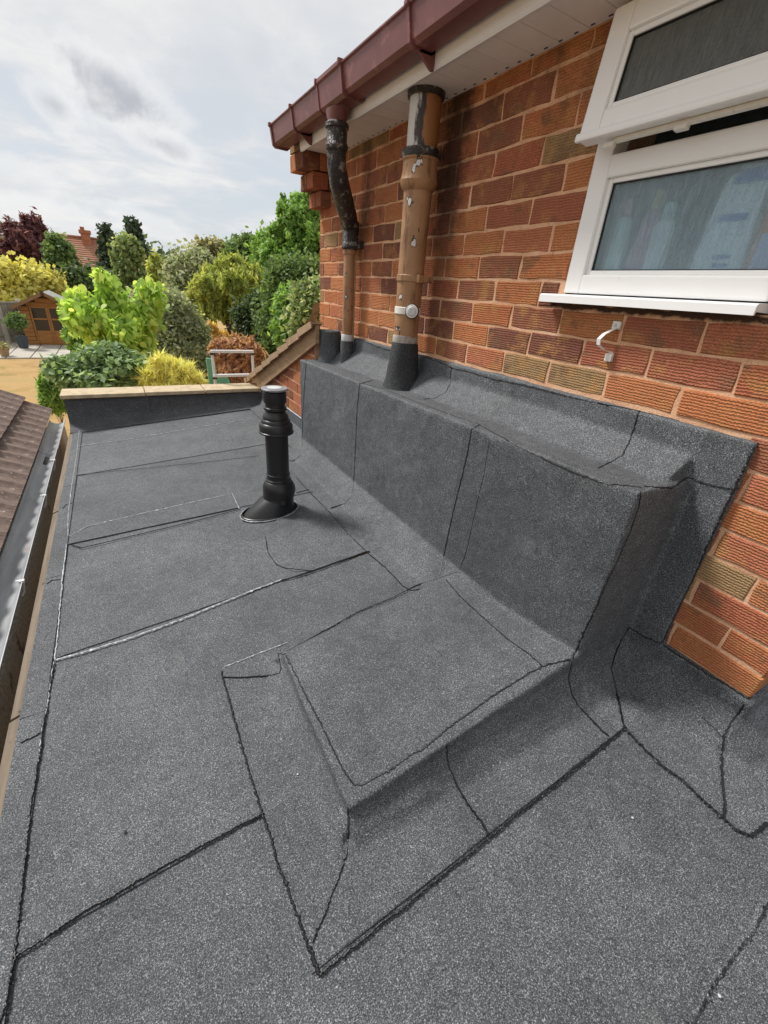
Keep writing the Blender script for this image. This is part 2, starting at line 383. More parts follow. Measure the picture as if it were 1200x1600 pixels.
def add_prism(bm, poly, axis, a, b):
    """closed prism: poly of 2-D points swept along axis from a to b (b may change the polygon through a list)"""
    def P(p, t): return {'x': (t, p[0], p[1]), 'y': (p[0], t, p[1]), 'z': (p[0], p[1], t)}[axis]
    A = [bm.verts.new(P(p, a)) for p in poly]; B = [bm.verts.new(P(p, b)) for p in poly]
    n = len(poly); bm.faces.new(A); bm.faces.new(list(reversed(B)))
    for i in range(n): bm.faces.new((A[i], B[i], B[(i+1) % n], A[(i+1) % n]))
def fixn(bm): bmesh.ops.recalc_face_normals(bm, faces=bm.faces)
def add_lathe(bm, prof, c, seg=40, axis=None, cap=True, ell=None):
    """prof: (radius, height) from bottom to top"""
    q = Vector((0,0,1)).rotation_difference(Vector(axis)) if axis is not None else None
    rings = []
    for r, h in prof:
        ring = []
        for i in range(seg):
            a = 2*PI*i/seg; v = Vector((r*math.cos(a), r*math.sin(a), h))
            if q: v = q @ v
            ring.append(bm.verts.new(v + Vector(c)))
        rings.append(ring)
    for A, B in zip(rings, rings[1:]):
        for i in range(seg): bm.faces.new((A[i], A[(i+1)%seg], B[(i+1)%seg], B[i]))
    if cap: bm.faces.new(list(reversed(rings[0]))); bm.faces.new(rings[-1])
def add_tube(bm, pts, rad, seg=12, cap=True, jit=0):
    pts = [Vector(p) for p in pts]; rings = []
    if not hasattr(rad, '__len__'): rad = [rad]*len(pts)
    up = None
    for i, p in enumerate(pts):
        t = (pts[min(i+1, len(pts)-1)] - pts[max(i-1, 0)]).normalized()
        if up is None: up = t.orthogonal().normalized()
        up = (up - t*up.dot(t)).normalized(); s = t.cross(up)
        ring = []
        for k in range(seg):
            a = 2*PI*k/seg; r = rad[i]*(1+random.uniform(-jit, jit))
            ring.append(bm.verts.new(p + (up*math.cos(a) + s*math.sin(a))*r))
        rings.append(ring)
    for A, B in zip(rings, rings[1:]):
        for i in range(seg): bm.faces.new((A[i], A[(i+1)%seg], B[(i+1)%seg], B[i]))
    if cap: bm.faces.new(list(reversed(rings[0]))); bm.faces.new(rings[-1])
def autosmooth(o, ang=35):
    me = o.data; me.polygons.foreach_set('use_smooth', [True]*len(me.polygons))
    bm = bmesh.new(); bm.from_mesh(me); lim = math.radians(ang)
    for e in bm.edges: e.smooth = (len(e.link_faces) == 2 and e.calc_face_angle(0) < lim)
    bm.to_mesh(me); bm.free(); return o

# ------------------------------------------------------------------ ground
GZ = -2.8
bm = bmesh.new()
n = 24
vs = [[bm.verts.new((-400+ 800*i/n, -60 + 700*(j/n)**1.6, GZ)) for j in range(n+1)] for i in range(n+1)]
for i in range(n):
    for j in range(n): bm.faces.new((vs[i][j], vs[i+1][j], vs[i+1][j+1], vs[i][j+1]))
obj('lawn', bm, LAWN, kind='structure')
bm = bmesh.new()
p0 = [onZ(0, 562, GZ), onZ(125, 556, GZ), onZ(130, 538, GZ), onZ(0, 541, GZ)]
x0, x1 = -8.5, -2.0; ya, yb = onZ(60, 561, GZ).y, onZ(60, 537, GZ).y + 3
patio = bpy.data.objects.new('patio', None); C.objects.link(patio); patio['kind'] = 'structure'
bm.free()
nx, ny = 9, 6; sx = (x1-x0)/nx; sy = (yb-ya)/ny
for i in range(nx):
    for j in range(ny):
        bm = bmesh.new(); add_box(bm, (x0+sx*i+.02, ya+sy*j+.02, GZ-.03), (x0+sx*(i+1)-.02, ya+sy*(j+1)-.02, GZ+.045+random.uniform(0,.01)))
        obj('paving_slab', bm, SLAB, patio)
bm = bmesh.new()
for (cx, cy, rx, ry) in ((1.2, 11.5, 3.2, 5.5),):
    vs = [bm.verts.new((cx+rx*math.cos(a)*random.uniform(.9,1.1), cy+ry*math.sin(a)*random.uniform(.9,1.1), GZ+.012)) for a in np.linspace(0, 2*PI, 40, endpoint=False)]
    bm.faces.new(vs)
obj('soil_bed', bm, SOIL, kind='structure')

# ------------------------------------------------------------------ flat roof surface
def zr(x): return -.79 + .08*x
roof = thing('flat_roof', 'low flat roof laid with overlapping dark grey mineral felt sheets beside the brick wall', 'flat roof', (-.9, 1.2, -.86))
def nzv(p, s, seed=0): return noise.noise(Vector((p[0]*s+seed, p[1]*s-seed, p[2]*s+.3*seed)))
def sheet(xa, xb, ya, yb, lift_near, lift_far, m=FELT, name='felt_sheet', ragged=.0012, step=.03, label=None, lx=0, skew=0):
    """one felt sheet following the fall of the roof: its near edge laps over the sheet in front"""
    nx = max(2, int((xb-xa)/step)); ny = max(2, int((yb-ya)/step)); bm = bmesh.new(); g = []
    for i in range(nx+1):
        row = []
        for j in range(ny+1):
            x = xa+(xb-xa)*i/nx; y = ya+(yb-ya)*j/ny + skew*(x+1.66)*(1-j/ny)
            if j == 0 and yb-ya > .1: y += nzv((x,ya,0), 9, 3)*.002 + nzv((x,ya,0), 45, 5)*.001
            if j == ny: y += 0
            z = zr(x) + lift_near + (lift_far-lift_near)*j/ny + lx*(1-i/nx)
            z += nzv((x,y,0), 5)*.0016 + nzv((x,y,0), 19, 7)*.0007
            row.append(bm.verts.new((x, y, z)))
        g.append(row)
    for i in range(nx):
        for j in range(ny): bm.faces.new((g[i][j], g[i+1][j], g[i+1][j+1], g[i][j+1]))
    be = [e for e in bm.edges if len(e.link_faces) == 1]
    r = bmesh.ops.extrude_edge_only(bm, edges=be)
    for v in r['geom']:
        if isinstance(v, bmesh.types.BMVert): v.co.z -= .0042
    bmesh.ops.transform(bm, matrix=W(roof), verts=bm.verts)
    o = obj(name, bm, m, roof, True)
    autosmooth(o, 50)
    if label: o['label'] = label
    return o
# deck under the felt
bm = bmesh.new()
def deck_piece(xa, xb, ya, yb):
    pts = [(x, y, zr(x)+dz) for x in (xa, xb) for y in (ya, yb) for dz in (-.006, -.20)]; add_hull(bm, pts)
deck_piece(-1.718, -.16, -.44, 3.66); deck_piece(-1.718, 1.6, -2.4, -.446); fixn(bm)
bmesh.ops.transform(bm, matrix=W(roof), verts=bm.verts); obj('deck', bm, simple('deck_board', (.25,.18,.11), .9), roof)
sheet(-1.715, .0, 2.52, 3.62, .004, .001, skew=-.03)
sheet(-1.715, .0, 1.605, 2.54, .0042, .0, skew=-.035)
sheet(-1.715, .0, .812, 1.63, .0045, .0, skew=.032)
sheet(-1.715, .0, -.006, .84, .0045, .0, skew=.012)
sheet(-1.715, .0, -1.00, .01, .0045, -.0005)
sheet(-1.715, 1.6, -2.4, -.98, .0, -.001, step=.06)
sheet(.0, 1.6, -.995, -.45, .003, .0)
# edge strip along the left drip edge, lapping on top
for ya, yb in ((-2.4,-.61),(-.61,.585),(.585,1.33),(1.33,2.35),(2.35,3.60)):
    sheet(-1.724, -1.662, ya+.002, yb+.012, .0098, .0082, name='edge_strip', step=.02)
# felt collar patch at the pipe
def poly_patch(pts, lift, name, parent, m=FELT, thick=.004, label=None):
    bm = bmesh.new(); top = [bm.verts.new((x, y, zr(x)+lift)) for x, y in pts]; f = bm.faces.new(top)
    bmesh.ops.triangulate(bm, faces=[f]); 
    bmesh.ops.subdivide_edges(bm, edges=bm.edges[:], cuts=3, use_grid_fill=True)
    be = [e for e in bm.edges if len(e.link_faces) == 1]
    r = bmesh.ops.extrude_edge_only(bm, edges=be)
    for v in r['geom']:
        if isinstance(v, bmesh.types.BMVert): v.co.z -= thick
    fixn(bm); bmesh.ops.transform(bm, matrix=W(parent), verts=bm.verts); o = obj(name, bm, m, parent)
    if label: o['label'] = label
    return o
collar = [(-.465,1.36),(-.47,.85),(-.60,.845),(-.73,.838),(-.80,.865),(-.84,.93),(-.84,1.06),(-.835,1.21),(-.79,1.30),(-.66,1.38)]
poly_patch(collar, .0070, 'collar_patch', roof)
poly_patch([(-1.655,1.606),(-1.66,1.70),(-1.50,1.765),(-.87,1.788),(-.867,1.572)], .0071, 'cover_strip', roof)

# ------------------------------------------------------------------ felt upstands: one draped surface, cut into sheets
XB = -.262; YB = -.116; YE = 2.255
def ztop(y): return -.140 - .016*(y-YB)
bm = bmesh.new()
def hull(*pts): add_hull(bm, list(pts))
L0 = .0045
hull(*[(x, y, zr(x)+dz) for x in (-1.35, .02) for y in (-.8, 2.5) for dz in (L0, -.06)])
hull(*[(x, y, zr(x)+dz) for x in (0, 1.2) for y in (-.8, -.43) for dz in (L0, -.06)])
hull(*[(x, y, z) for x in (-.014,.05) for y in (-.214, YE) for z in (-.95,-.009)])
hull(*[(x, y, z) for x in (-.014,.05) for y in (-.456,-.2) for z in (-.95,-.648)])
hull(*[(x, y, z) for x in (-.014,1.2) for y in (-.460,-.40) for z in (-.95,-.648)])
hull(*[p for y in (YB, YE) for p in ((XB,y,-.95),(.03,y,-.95),(.03,y,ztop(y)-.006),(-.12,y,ztop(y)-.006),(XB,y,ztop(y)-.002))])
# soft fillet where the wall meets the box top
hull(*[p for y in (YB+.02, YE) for p in ((.0,y,-.075),(-.03,y,-.10),(-.115,y,ztop(y)-.004),(.0,y,-.25))])
F = .085
hull(*[p for y in (YB, YE) for p in ((XB+.01,y,zr(XB)+F+.02),(XB-.115,y,zr(XB-.115)),(XB+.02,y,-.95))])
hull((XB+.01,YB,zr(XB)+F+.02),(XB-.115,YB,zr(XB-.1)),(XB,YB-.10,zr(XB)),(XB+.02,YB,zr(XB)+F),(XB+.02,YB+.02,-.95),(XB-.06,YB-.06,zr(XB-.06)+.004))
hull(*[p for x in (XB, .02) for p in ((x,YB+.01,zr(x)+F+.02),(x,YB-.10,zr(x)),(x,YB+.02,-.95))])
hull(*[p for y in (-.46, YB) for p in ((.0,y,-.690),(-.012,y,-.700),(-.10,y,zr(-.1)),(.02,y,-.95))])
hull(*[p for x in (0, 1.2) for p in ((x,-.45,zr(x)+.095),(x,-.56,zr(x)),(x,-.43,-.95))])
hull((.0,-.45,-.695),(-.10,-.44,zr(-.1)),(0,-.56,zr(0)),(.02,-.43,-.95),(-.06,-.52,zr(-.06)))
# ramp
NL=(-1.020,-.125,-.800); NR=(-.25,-.120,-.672); FL=(-1.010,.400,-.803); FR=(-.25,.470,-.762)
hull(NL, NR, FL, FR, *[(p[0],p[1],-.98) for p in (NL,NR,FL,FR)])
hull((NL[0]+.01,NL[1]+.01,NL[2]-.02),(NR[0],NR[1]+.01,NR[2]-.04),(-1.045,-.185,zr(-1.05)),(-.25,-.215,zr(-.25)),(-1.0,-.1,-.98),(-.25,-.1,-.98))
hull((NL[0]+.01,NL[1]+.01,NL[2]-.02),(FL[0]+.01,FL[1]-.01,FL[2]-.02),(-1.075,-.180,zr(-1.07)),(-1.065,.42,zr(-1.06)),(-.98,-.1,-.98),(-.98,.38,-.98))
hull((FL[0]+.01,FL[1]-.01,FL[2]-.01),(FR[0],FR[1]-.01,FR[2]-.01),(-1.045,.462,zr(-1.04)),(-.25,.50,zr(-.25)),(-1.0,.38,-.98),(-.25,.44,-.98))
fixn(bm)
me = bpy.data.meshes.new('tmp'); bm.to_mesh(me); bm.free()
tmp = bpy.data.objects.new('tmp', me); C.objects.link(tmp)
md = tmp.modifiers.new('r', 'REMESH'); md.mode = 'VOXEL'; md.voxel_size = .0068
sm = tmp.modifiers.new('s', 'SMOOTH'); sm.factor = .5; sm.iterations = 4
dg = bpy.context.evaluated_depsgraph_get()
me2 = bpy.data.meshes.new_from_object(tmp.evaluated_get(dg)); bpy.data.objects.remove(tmp)
bm = bmesh.new(); bm.from_mesh(me2); bpy.data.meshes.remove(me2)
bm.normal_update()
# sags and dents of torched felt
dents = [((XB, .36, -.23), .07, .010, .05), ((XB, 1.2, -.30), .12, -.004, .1)]
for v in bm.verts:
    p = v.co; h = nzv(p, 4, 11)*.0035 + nzv(p, 11, 3)*.0030 + nzv(p, 27, 9)*.0014
    if p.z < zr(p.x)+.02: h *= .35
    # felt puckers on the box front, each running down and away from the top edge
    if p.x < -.2 and p.z > -.6:
        for (yy, slope, amp, wd) in ((.40, .55, .008, .018), (.47, .25, -.005, .016), (.75, -.4, .003, .02), (1.05, .3, .003, .03), (1.5, -.2, .003, .03), (1.75, .25, .003, .025)):
            t = (ztop(p.y) - p.z); d = (p.y - (yy - slope*t))/wd
            if abs(d) < 3: h += amp*math.exp(-d*d)*math.exp(-t/.13)*min(1, t/.02+.2)
    v.co = p + v.normal*h
for co, no in (((-1.183,0,0),(1,0,0)), ((-.445,0,0),(1,0,0)), ((-.225,0,0),(1,0,0)), ((XB-.002,0,0),(1,0,0)), ((-1.18,-.310,0),(-.02,1,0)), ((0,.49,0),(0,1,0)), ((0,.54,0),(0,1,0)), ((0,1.42,0),(0,1,0)), ((0,1.012,0),(0,1,0)), ((0,.075,0),(0,1,0)), ((0,-.61,0),(0,1,0)), ((0,2.285,0),(0,1,0)), ((0,-.214,0),(0,1,0)), ((0,YB+.012,0),(0,1,0)), ((0,-.07,0),(0,1,0))):
    bmesh.ops.bisect_plane(bm, geom=bm.verts[:]+bm.edges[:]+bm.faces[:], plane_co=co, plane_no=no)
dead = []
def region(c, nrm):
    x, y, z = c
    if z < zr(x)-.004 or (nrm.z < -.5) : return None
    if x > .012 and y > -.43: return None
    if x > 1.15 or y > 2.284: return None
    h = z - zr(x)
    if y < -.310+.02*(x+1.18):
        if y < -.61: return None
        if x < -.225: return None
        if x < -.0 : return 'w0'
        return 'w1'
    if y < .49:
        if x < -1.183: return None
    else:
        if x < -.445: return None
    if x < XB-.002 and y < .49: return 'ramp'
    if y < YB+.012 or (x > -.225 and y < -.07 and z < -.2):
        if x > -.02 and y < YB-.0 and z > -.648 and False: return 'w2'
        return 'end'
    if x > -.225: return 't0' if y < .075 else ('t1' if y < 1.012 else 't2')
    return 'f0' if y < .54 else ('f1' if y < 1.42 else 'f2')
groups = {}
for f in bm.faces:
    k = region(f.calc_center_median(), f.normal)
    if k: groups.setdefault(k, []).append(f)
box = thing('felt_covered_box', 'long felt clad boxing at the foot of the wall with the pipes on it', 'boxing', (-.13, 1.0, -.80))
ramp = thing('felt_covered_ramp', 'low wedge shaped raised felt platform in the middle of the roof against the boxing', 'raised platform', (-.65, .15, -.85))
flash = thing('wall_flashing', 'dark felt flashing dressed up the brick wall and over the top of the boxing', 'flashing', (-.05, .5, -.2))
PART = {'f0':(box,'felt_panel','felt panel nearest the camera, its top edge puckered'),'f1':(box,'felt_panel',None),'f2':(box,'felt_panel',None),'end':(box,'end_panel',None),
        'ramp':(ramp,'felt_cover',None),'t0':(flash,'felt_strip',None),'t1':(flash,'felt_strip',None),'t2':(flash,'felt_strip',None),
        'w0':(flash,'felt_strip',None),'w1':(flash,'felt_strip',None)}
ALLT = []   # triangles for draping seams
def extract(faces):
    idx = {}; vs = []; fs = []
    for f in faces:
        q = []
        for v in f.verts:
            if v.index not in idx: idx[v.index] = len(vs); vs.append(v.co.copy())
            q.append(idx[v.index])
        fs.append(q)
    return vs, fs
bm.verts.index_update()
for k, fl in groups.items():
    root, nm, lab = PART[k]
    vs, fs = extract(fl)
    me = bpy.data.meshes.new(nm); me.from_pydata([v - Vector(root.location) for v in vs], [], fs)
    b2 = bmesh.new(); b2.from_mesh(me)
    be = [e for e in b2.edges if len(e.link_faces) == 1 and ((e.verts[0].co+e.verts[1].co)*.5+Vector(root.location)).z < zr(((e.verts[0].co+e.verts[1].co)*.5).x+root.location.x)+.02]
    if be:
        r = bmesh.ops.extrude_edge_only(b2, edges=be)
        for v in r['geom']:
            if isinstance(v, bmesh.types.BMVert): v.co.z -= .006
    for f in b2.faces: f.smooth = True
    b2.to_mesh(me); b2.free()
    o = link(nm, me, FELT, root)
    if lab: o['label'] = lab
    ALLT.append((vs, fs))
bm.free()
# roof plane for draping
ALLT.append(([Vector((x, y, zr(x)+.0108)) for x, y in ((-1.73,-2.4),(-1.66,-2.4),(-1.66,3.6),(-1.73,3.6))], [[0,1,2,3]]))
rp = [Vector((x, y, zr(x)+.0075)) for x, y in ((-1.75,-2.4),(1.6,-2.4),(1.6,3.7),(-1.75,3.7))]
ALLT.append((rp, [[0,1,2,3]]))
# parapet upstand at the garden end
PY = 3.64
par = thing('parapet_wall', 'low parapet across the garden end of the roof with cream coping on dark felt', 'parapet', (-.95, 3.7, -.9))
zl = -.695
bm = bmesh.new(); secs = []
nxp = 60
for i in range(nxp+1):
    x = -1.745 + (1.745-.155)*i/nxp; b_ = zr(x)+.012
    sec = [(PY+.0, -.690), (PY-.004, -.74), (PY-.010, b_+.055), (PY-.040, b_+.022), (PY-.105, b_+.002), (PY-.16, b_-.001), (PY-.162, b_-.008)]
    secs.append([bm.verts.new((x, y + nzv((x,y,z), 8)*.003, z + nzv((x,y,z), 6, 4)*.003)) for y, z in sec])
for A, B in zip(secs, secs[1:]):
    for j in range(len(A)-1): bm.faces.new((A[j], B[j], B[j+1], A[j+1]))
fixn(bm)
sv = [v.co.copy() for v in bm.verts]; sf = [[v.index for v in f.verts] for f in (bm.verts.index_update() or bm.faces)]
ALLT.append((sv, sf))
bmesh.ops.transform(bm, matrix=W(par), verts=bm.verts); obj('felt_upstand', bm, FELT, par, True)
bm = bmesh.new(); add_box(bm, (-1.745,PY+.002,-2.9),(-.165,PY+.215,-.692)); bmesh.ops.transform(bm, matrix=W(par), verts=bm.verts)
obj('wall_body', bm, MORTAR, par)
zc0 = -.679; xs = [-1.765, -1.16, onY(320, 606, PY-.02).x, -.150]
for i, (a, b_) in enumerate(zip(xs, xs[1:])):
    bm = bmesh.new(); add_box(bm, (a+.003, PY-.030, zc0+.001*i), (b_-.003, PY+.235, zc0+.031+.0015*i), .006)
    bmesh.ops.transform(bm, matrix=W(par), verts=bm.verts); obj('coping_stone', bm, STONE, par)

def tree_of():
    V = []; T = []
    for vs, fs in ALLT:
        o = len(V); V += vs
        for q in fs: T.append([i+o for i in q])
    return BVHTree.FromPolygons(V, T)
BVH = tree_of()
def drape(px, py):
    d = ray(px, py).normalized(); h = BVH.ray_cast(CAM, d, 30)
    return (h[0], h[1]) if h[0] is not None else None
def seam(pts, parent, w=.0055, m=BITUMEN, name='bitumen_seam', height=.0022, rag=.7, wob=1.0, lumps=True):
    """a bead of bitumen squeezed out along a lap, or the painted-in glint of a lap edge, following the felt"""
    P = []
    for (a, b) in zip(pts, pts[1:]):
        n = max(2, int(math.hypot(b[0]-a[0], b[1]-a[1])/1.6))
        for i in range(n): P.append((a[0]+(b[0]-a[0])*i/n, a[1]+(b[1]-a[1])*i/n))
    P.append(pts[-1]); H = []
    s0 = random.uniform(0, 99)
    for i, (x, y) in enumerate(P):
        h = drape(x, y)
        if h is None: continue
        nrm = h[1] if h[1].dot(CAM-h[0]) > 0 else -h[1]
        if H and (h[0]-H[-1][0]).length > .08: 
            if len(H) > 4: break
            H = []
        H.append((h[0], nrm))
    if len(H) < 3: return
    # wobble in the surface
    bm = bmesh.new(); rings = []
    for i, (p, nrm) in enumerate(H):
        t = (H[min(i+2, len(H)-1)][0] - H[max(i-2, 0)][0]).normalized(); s = nrm.cross(t).normalized()
        arc = i*.006
        off = wob*(noise.noise(Vector((arc*6+s0, 0, 1)))*.0035 + noise.noise(Vector((arc*38+s0, 0, 2)))*.0028)
        wl = w*.50*(1 + rag*noise.noise(Vector((arc*55+s0, 3, 0)))*2.2); wr = w*.50*(1 + rag*noise.noise(Vector((arc*55+s0, 9, 0)))*2.2)
        if lumps and noise.noise(Vector((arc*14+s0, 20, 0))) > .42: wl *= 1.7; wr *= 1.5
        wl = max(wl, .0009); wr = max(wr, .0009); q = p + s*off
        if i in (0, len(H)-1): wl *= .4; wr *= .4
        rings.append([bm.verts.new(q - s*wl - nrm*.001), bm.verts.new(q - s*wl*.4 + nrm*height), bm.verts.new(q + s*wr*.4 + nrm*height*.8), bm.verts.new(q + s*wr - nrm*.001)])
    for A, B in zip(rings, rings[1:]):
        for j in range(3): bm.faces.new((A[j], A[j+1], B[j+1], B[j]))
    fixn(bm); bmesh.ops.transform(bm, matrix=W(parent), verts=bm.verts)
    return obj(name, bm, m, parent, False)

# seams on the flat roof; the pale ones paint in light caught on lap edges
seam([(25,1492),(60,1472),(110,1437),(190,1390),(300,1328),(412,1270)], roof, .0058)
seam([(86,1031),(130,1019),(200,998),(290,965),(380,928),(440,905)], roof, .006, PALE, 'pale_lap_glint', .0016, .9)
seam([(440,906),(460,902),(500,889),(574,861)], roof, .0055)
seam([(108,850),(128,856),(200,839),(300,815),(374,796)], roof, .0045)
seam([(107,838),(137,822),(230,800),(362,771)], roof, .004, PALE, 'pale_lap_glint', .0014, 1.0)
seam([(362,770),(374,795)], roof, .003, PALE, 'pale_lap_glint', .0014)
seam([(120,742),(190,735),(300,724),(405,712)], roof, .0030, BITUMEN, 'bitumen_seam', .001, 1)
seam([(120,697),(200,686),(300,669),(404,652)], roof, .0035, PALE, 'pale_lap_glint', .001, 1.2)
seam([(110,640+33),(180,668),(280,654),(404,637)], roof, .0035, BITUMEN, 'bitumen_seam', .001, 1)
seam([(124,672),(119,715),(112,760),(107,800),(106,838)], roof, .0028, PALE, 'pale_lap_glint', .0012, .6)
seam([(104,850),(97,905),(93,960),(85,1032)], roof, .0038, PALE, 'pale_lap_glint', .0014, .7)
seam([(84,1034),(76,1085),(66,1140),(60,1190)], roof, .0028, PALE, 'pale_lap_glint', .0014, .7)
seam([(84,1036),(66,1142),(50,1250),(40,1330),(32,1400),(24,1490),(10,1556),(0,1600)], roof, .0045)
seam([(66,1143),(50,1152),(32,1160)], roof, .0045)
seam([(94,905),(82,906),(73,912)], roof, .004)
seam([(113,786),(104,788),(97,795)], roof, .003)
seam([(415,838),(418,862),(432,882),(447,888),(487,892)], roof, .0026)
seam([(463,746),(480,765),(510,795),(545,835),(572,861),(600,885),(630,915),(643,922),(655,920)], roof, .0032, BITUMEN, 'bitumen_seam', .0012, .8)
seam([(463,770),(484,764)], roof, .003)
seam([(1200,1402),(1185,1430),(1150,1480),(1110,1535),(1076,1600)], roof, .012, FELT, 'felt_ridge', .004, .4)
seam([(1200,1405),(1188,1433),(1153,1483),(1113,1538),(1079,1600)], roof, .004)
# seams of the ramp
seam([(346,1050),(358,1095),(370,1140),(388,1200),(409,1268),(432,1340),(455,1405),(478,1468),(487,1490),(499,1523)], ramp, .0048)
seam([(484,1478),(491,1503),(500,1522)], ramp, .0065)
seam([(499,1522),(764,1308.5),(975,1138)], ramp, .0055)
seam([(487,1474),(505,1430),(525,1378),(540,1340)], ramp, .0035)
seam([(540,1340),(545,1300),(544,1285),(544,1262)], ramp, .0055)
seam([(346,1048),(348,1058),(385,1058),(410,1056),(436,1052),(439,1045),(435,1022),(447,1022)], ramp, .0048)
seam([(447,1024),(462,1055),(480,1090),(500,1128),(520,1170),(540,1210),(553,1226)], ramp, .0050)
seam([(553,1227),(572,1224),(588,1214),(610,1203),(640,1180),(665,1166),(690,1148),(720,1122),(760,1095),(800,1068),(830,1050),(858,1038),(892,1031)], ramp, .0072)
seam([(698,1160),(700,1195),(712,1225),(735,1260),(755,1290),(765,1309)], ramp, .0050)
seam([(696,905),(720,933),(755,965),(790,996),(820,1018),(847,1040)], ramp, .0048)
seam([(447,1018),(480,1000),(520,978),(560,955),(610,935),(650,915),(685,903),(716,893)], ramp, .0032, BITUMEN, 'bitumen_seam', .0012, 1)
seam([(350,1042),(400,1022),(450,1003)], ramp, .0030, PALE, 'pale_lap_glint', .001, 1)
# seams of the box
seam([(1001,768),(998,790),(985,830),(960,885),(930,950),(905,1005),(894,1030)], box, .0058)
seam([(894,1032),(888,1060),(893,1085),(905,1105),(930,1130),(952,1150)], box, .0050)
seam([(750,664),(737,670),(732,700),(722,745),(708,800),(695,860),(687,900)], box, .0055)
seam([(765,690),(755,745),(740,810),(728,865),(716,893)], box, .0026, BITUMEN, 'bitumen_seam', .001, 1.2)
seam([(583,594),(562,600),(558,640),(556,690),(553,750),(549,775),(540,786),(516,794)], box, .0055)
seam([(479,562),(476,600),(473,650),(472,695),(469,712),(458,720),(452,720)], box, .0048)
seam([(1085,748),(1074,746),(1062,755),(1050,763),(1005,760)], box, .0048)
seam([(983,980),(970,1000),(962,1020),(955,1045),(962,1075),(970,1110),(975,1137)], box, .0062)
# seams of the wall flashing
seam([(560,598),(600,608),(650,628),(700,647),(745,662),(800,692),(850,716),(900,740),(950,756),(1002,762)], flash, .0042)
seam([(700,572),(705,574),(703,600),(697,612),(680,622),(662,624)], flash, .0050)
seam([(999,640),(992,665),(983,690),(972,712),(955,722),(935,732)], flash, .0055)
seam([(1085,748),(1120,760),(1147,764)], flash, .0050)
seam([(983,980),(1003,993),(1034,1006)], flash, .0055)
seam([(975,1137),(1000,1162),(1030,1192),(1062,1216),(1095,1245),(1130,1278),(1150,1296),(1175,1307),(1200,1283)], flash, .0068)
seam([(1163,1100),(1150,1120),(1132,1150),(1126,1178),(1130,1215),(1132,1255),(1130,1276)], flash, .0058)
seam([(1098,1122),(1118,1140),(1130,1155)], flash, .0035)
seam([(520,517),(560,530),(600,545),(660,556),(700,571)], flash, .004)
seam([(702,573),(760,589),(830,604),(900,622),(1000,643),(1100,667),(1184,689)], flash, .0045)
seam([(1184,690),(1160,738),(1130,800),(1100,866),(1070,930),(1034,1005)], flash, .0060)
seam([(1035,1007),(1070,1030),(1120,1062),(1168,1092),(1200,1062)], flash, .0055)
# seams of the parapet
seam([(234,620),(235,645)], par, .003)
seam([(366,624),(380,633)], par, .003)

# ------------------------------------------------------------------ brick house
house = thing('brick_house', 'two storey house wall of combed red brown brick with pipes and white window', 'house', (1.0, 1.0, -.8))
WH = W(house)
def hobj(name, bm, m, **k):
    fixn(bm); bmesh.ops.transform(bm, matrix=WH, verts=bm.verts); return obj(name, bm, m, house, **k)
WY0, WY1, WZ0, WZ1 = -.165, .458, .289, .944
bm = bmesh.new(); F0 = .0035
add_box(bm, (F0, WY1, -2.8), (.25, 2.545, .98)); add_box(bm, (F0+.0001, -.4405, -2.8), (.25, WY0, .98)); add_box(bm, (F0+.0002, WY0, -2.8), (.25, WY1, WZ0-.027))
add_box(bm, (.25, -.4404, -2.8), (1.6, -.20, .98)); add_box(bm, (.25, 2.30, -2.8), (4.0, 2.544, .98))
# grainy, slightly uneven mortar face
hobj('mortar_bed', bm, MORTAR)
room = simple('pale_bathroom_wall', (.42,.50,.52), .8)
bm = bmesh.new(); add_box(bm, (1.0, -.25, .1), (1.05, 1.6, 1.4)); add_box(bm, (.25, -.20, .1), (1.0, -.15, 1.4)); add_box(bm, (.25, 1.55, .1), (1.0, 1.6, 1.4)); add_box(bm, (.25,-.15,.10),(1.0,1.55,.12)); add_box(bm, (.25,-.15,1.38),(1.0,1.55,1.4))
hobj('room_walls', bm, room)
CH = .081
def brick_mesh(ly, lz, dx, seed):
    rnd = random.Random(seed); bm = bmesh.new(); hy, hz = ly/2, lz/2
    ny = max(1, min(4, int(ly/.05))); per = []
    for i in range(ny): per.append((-hy+ly*i/ny, -hz))
    per.append((hy, -hz)); per.append((hy, 0.))
    for i in range(ny): per.append((hy-ly*i/ny, hz))
    per.append((-hy, hz)); per.append((-hy, 0.))
    j = [(rnd.uniform(-.0034,.0034), rnd.uniform(-.0028,.0028), rnd.uniform(0,.0014)) for _ in per]
    def loop(x, ins): return [bm.verts.new((x + (q[2] if ins else 0), a*(1-ins/hy)+q[0], b*(1-ins/hz)+q[1])) for (a, b), q in zip(per, j)]
    A = loop(dx, 0); B = loop(.0035, 0); D = loop(0, .003)
    n = len(per)
    for P, Q in ((A, B), (B, D)):
        for i in range(n): bm.faces.new((P[i], P[(i+1)%n], Q[(i+1)%n], Q[i]))
    bm.faces.new(D); fixn(bm)
    me = bpy.data.meshes.new('brick'); bm.to_mesh(me); bm.free(); me.materials.append(BRICK); return me
cache = {}
def brick(y0, y1, z0, z1, x=0., dx=.06):
    ly = round((y1-y0)/.005)*.005; lz = round((z1-z0)/.003)*.003; k = (round(ly,4), round(lz,4), dx, random.randrange(5))
    if k not in cache: cache[k] = brick_mesh(y1-y0, z1-z0, dx, hash(k) & 0xffff)
    o = bpy.data.objects.new('brick', cache[k]); C.objects.link(o); o.parent = house
    o.location = Vector((x + random.uniform(-.0015, .0012), (y0+y1)/2, (z0+z1)/2)) - Vector(house.location)
    o.rotation_euler = (random.uniform(-.006,.006), random.uniform(-.008,.008), random.uniform(-.004,.004)); return o
J = .0048
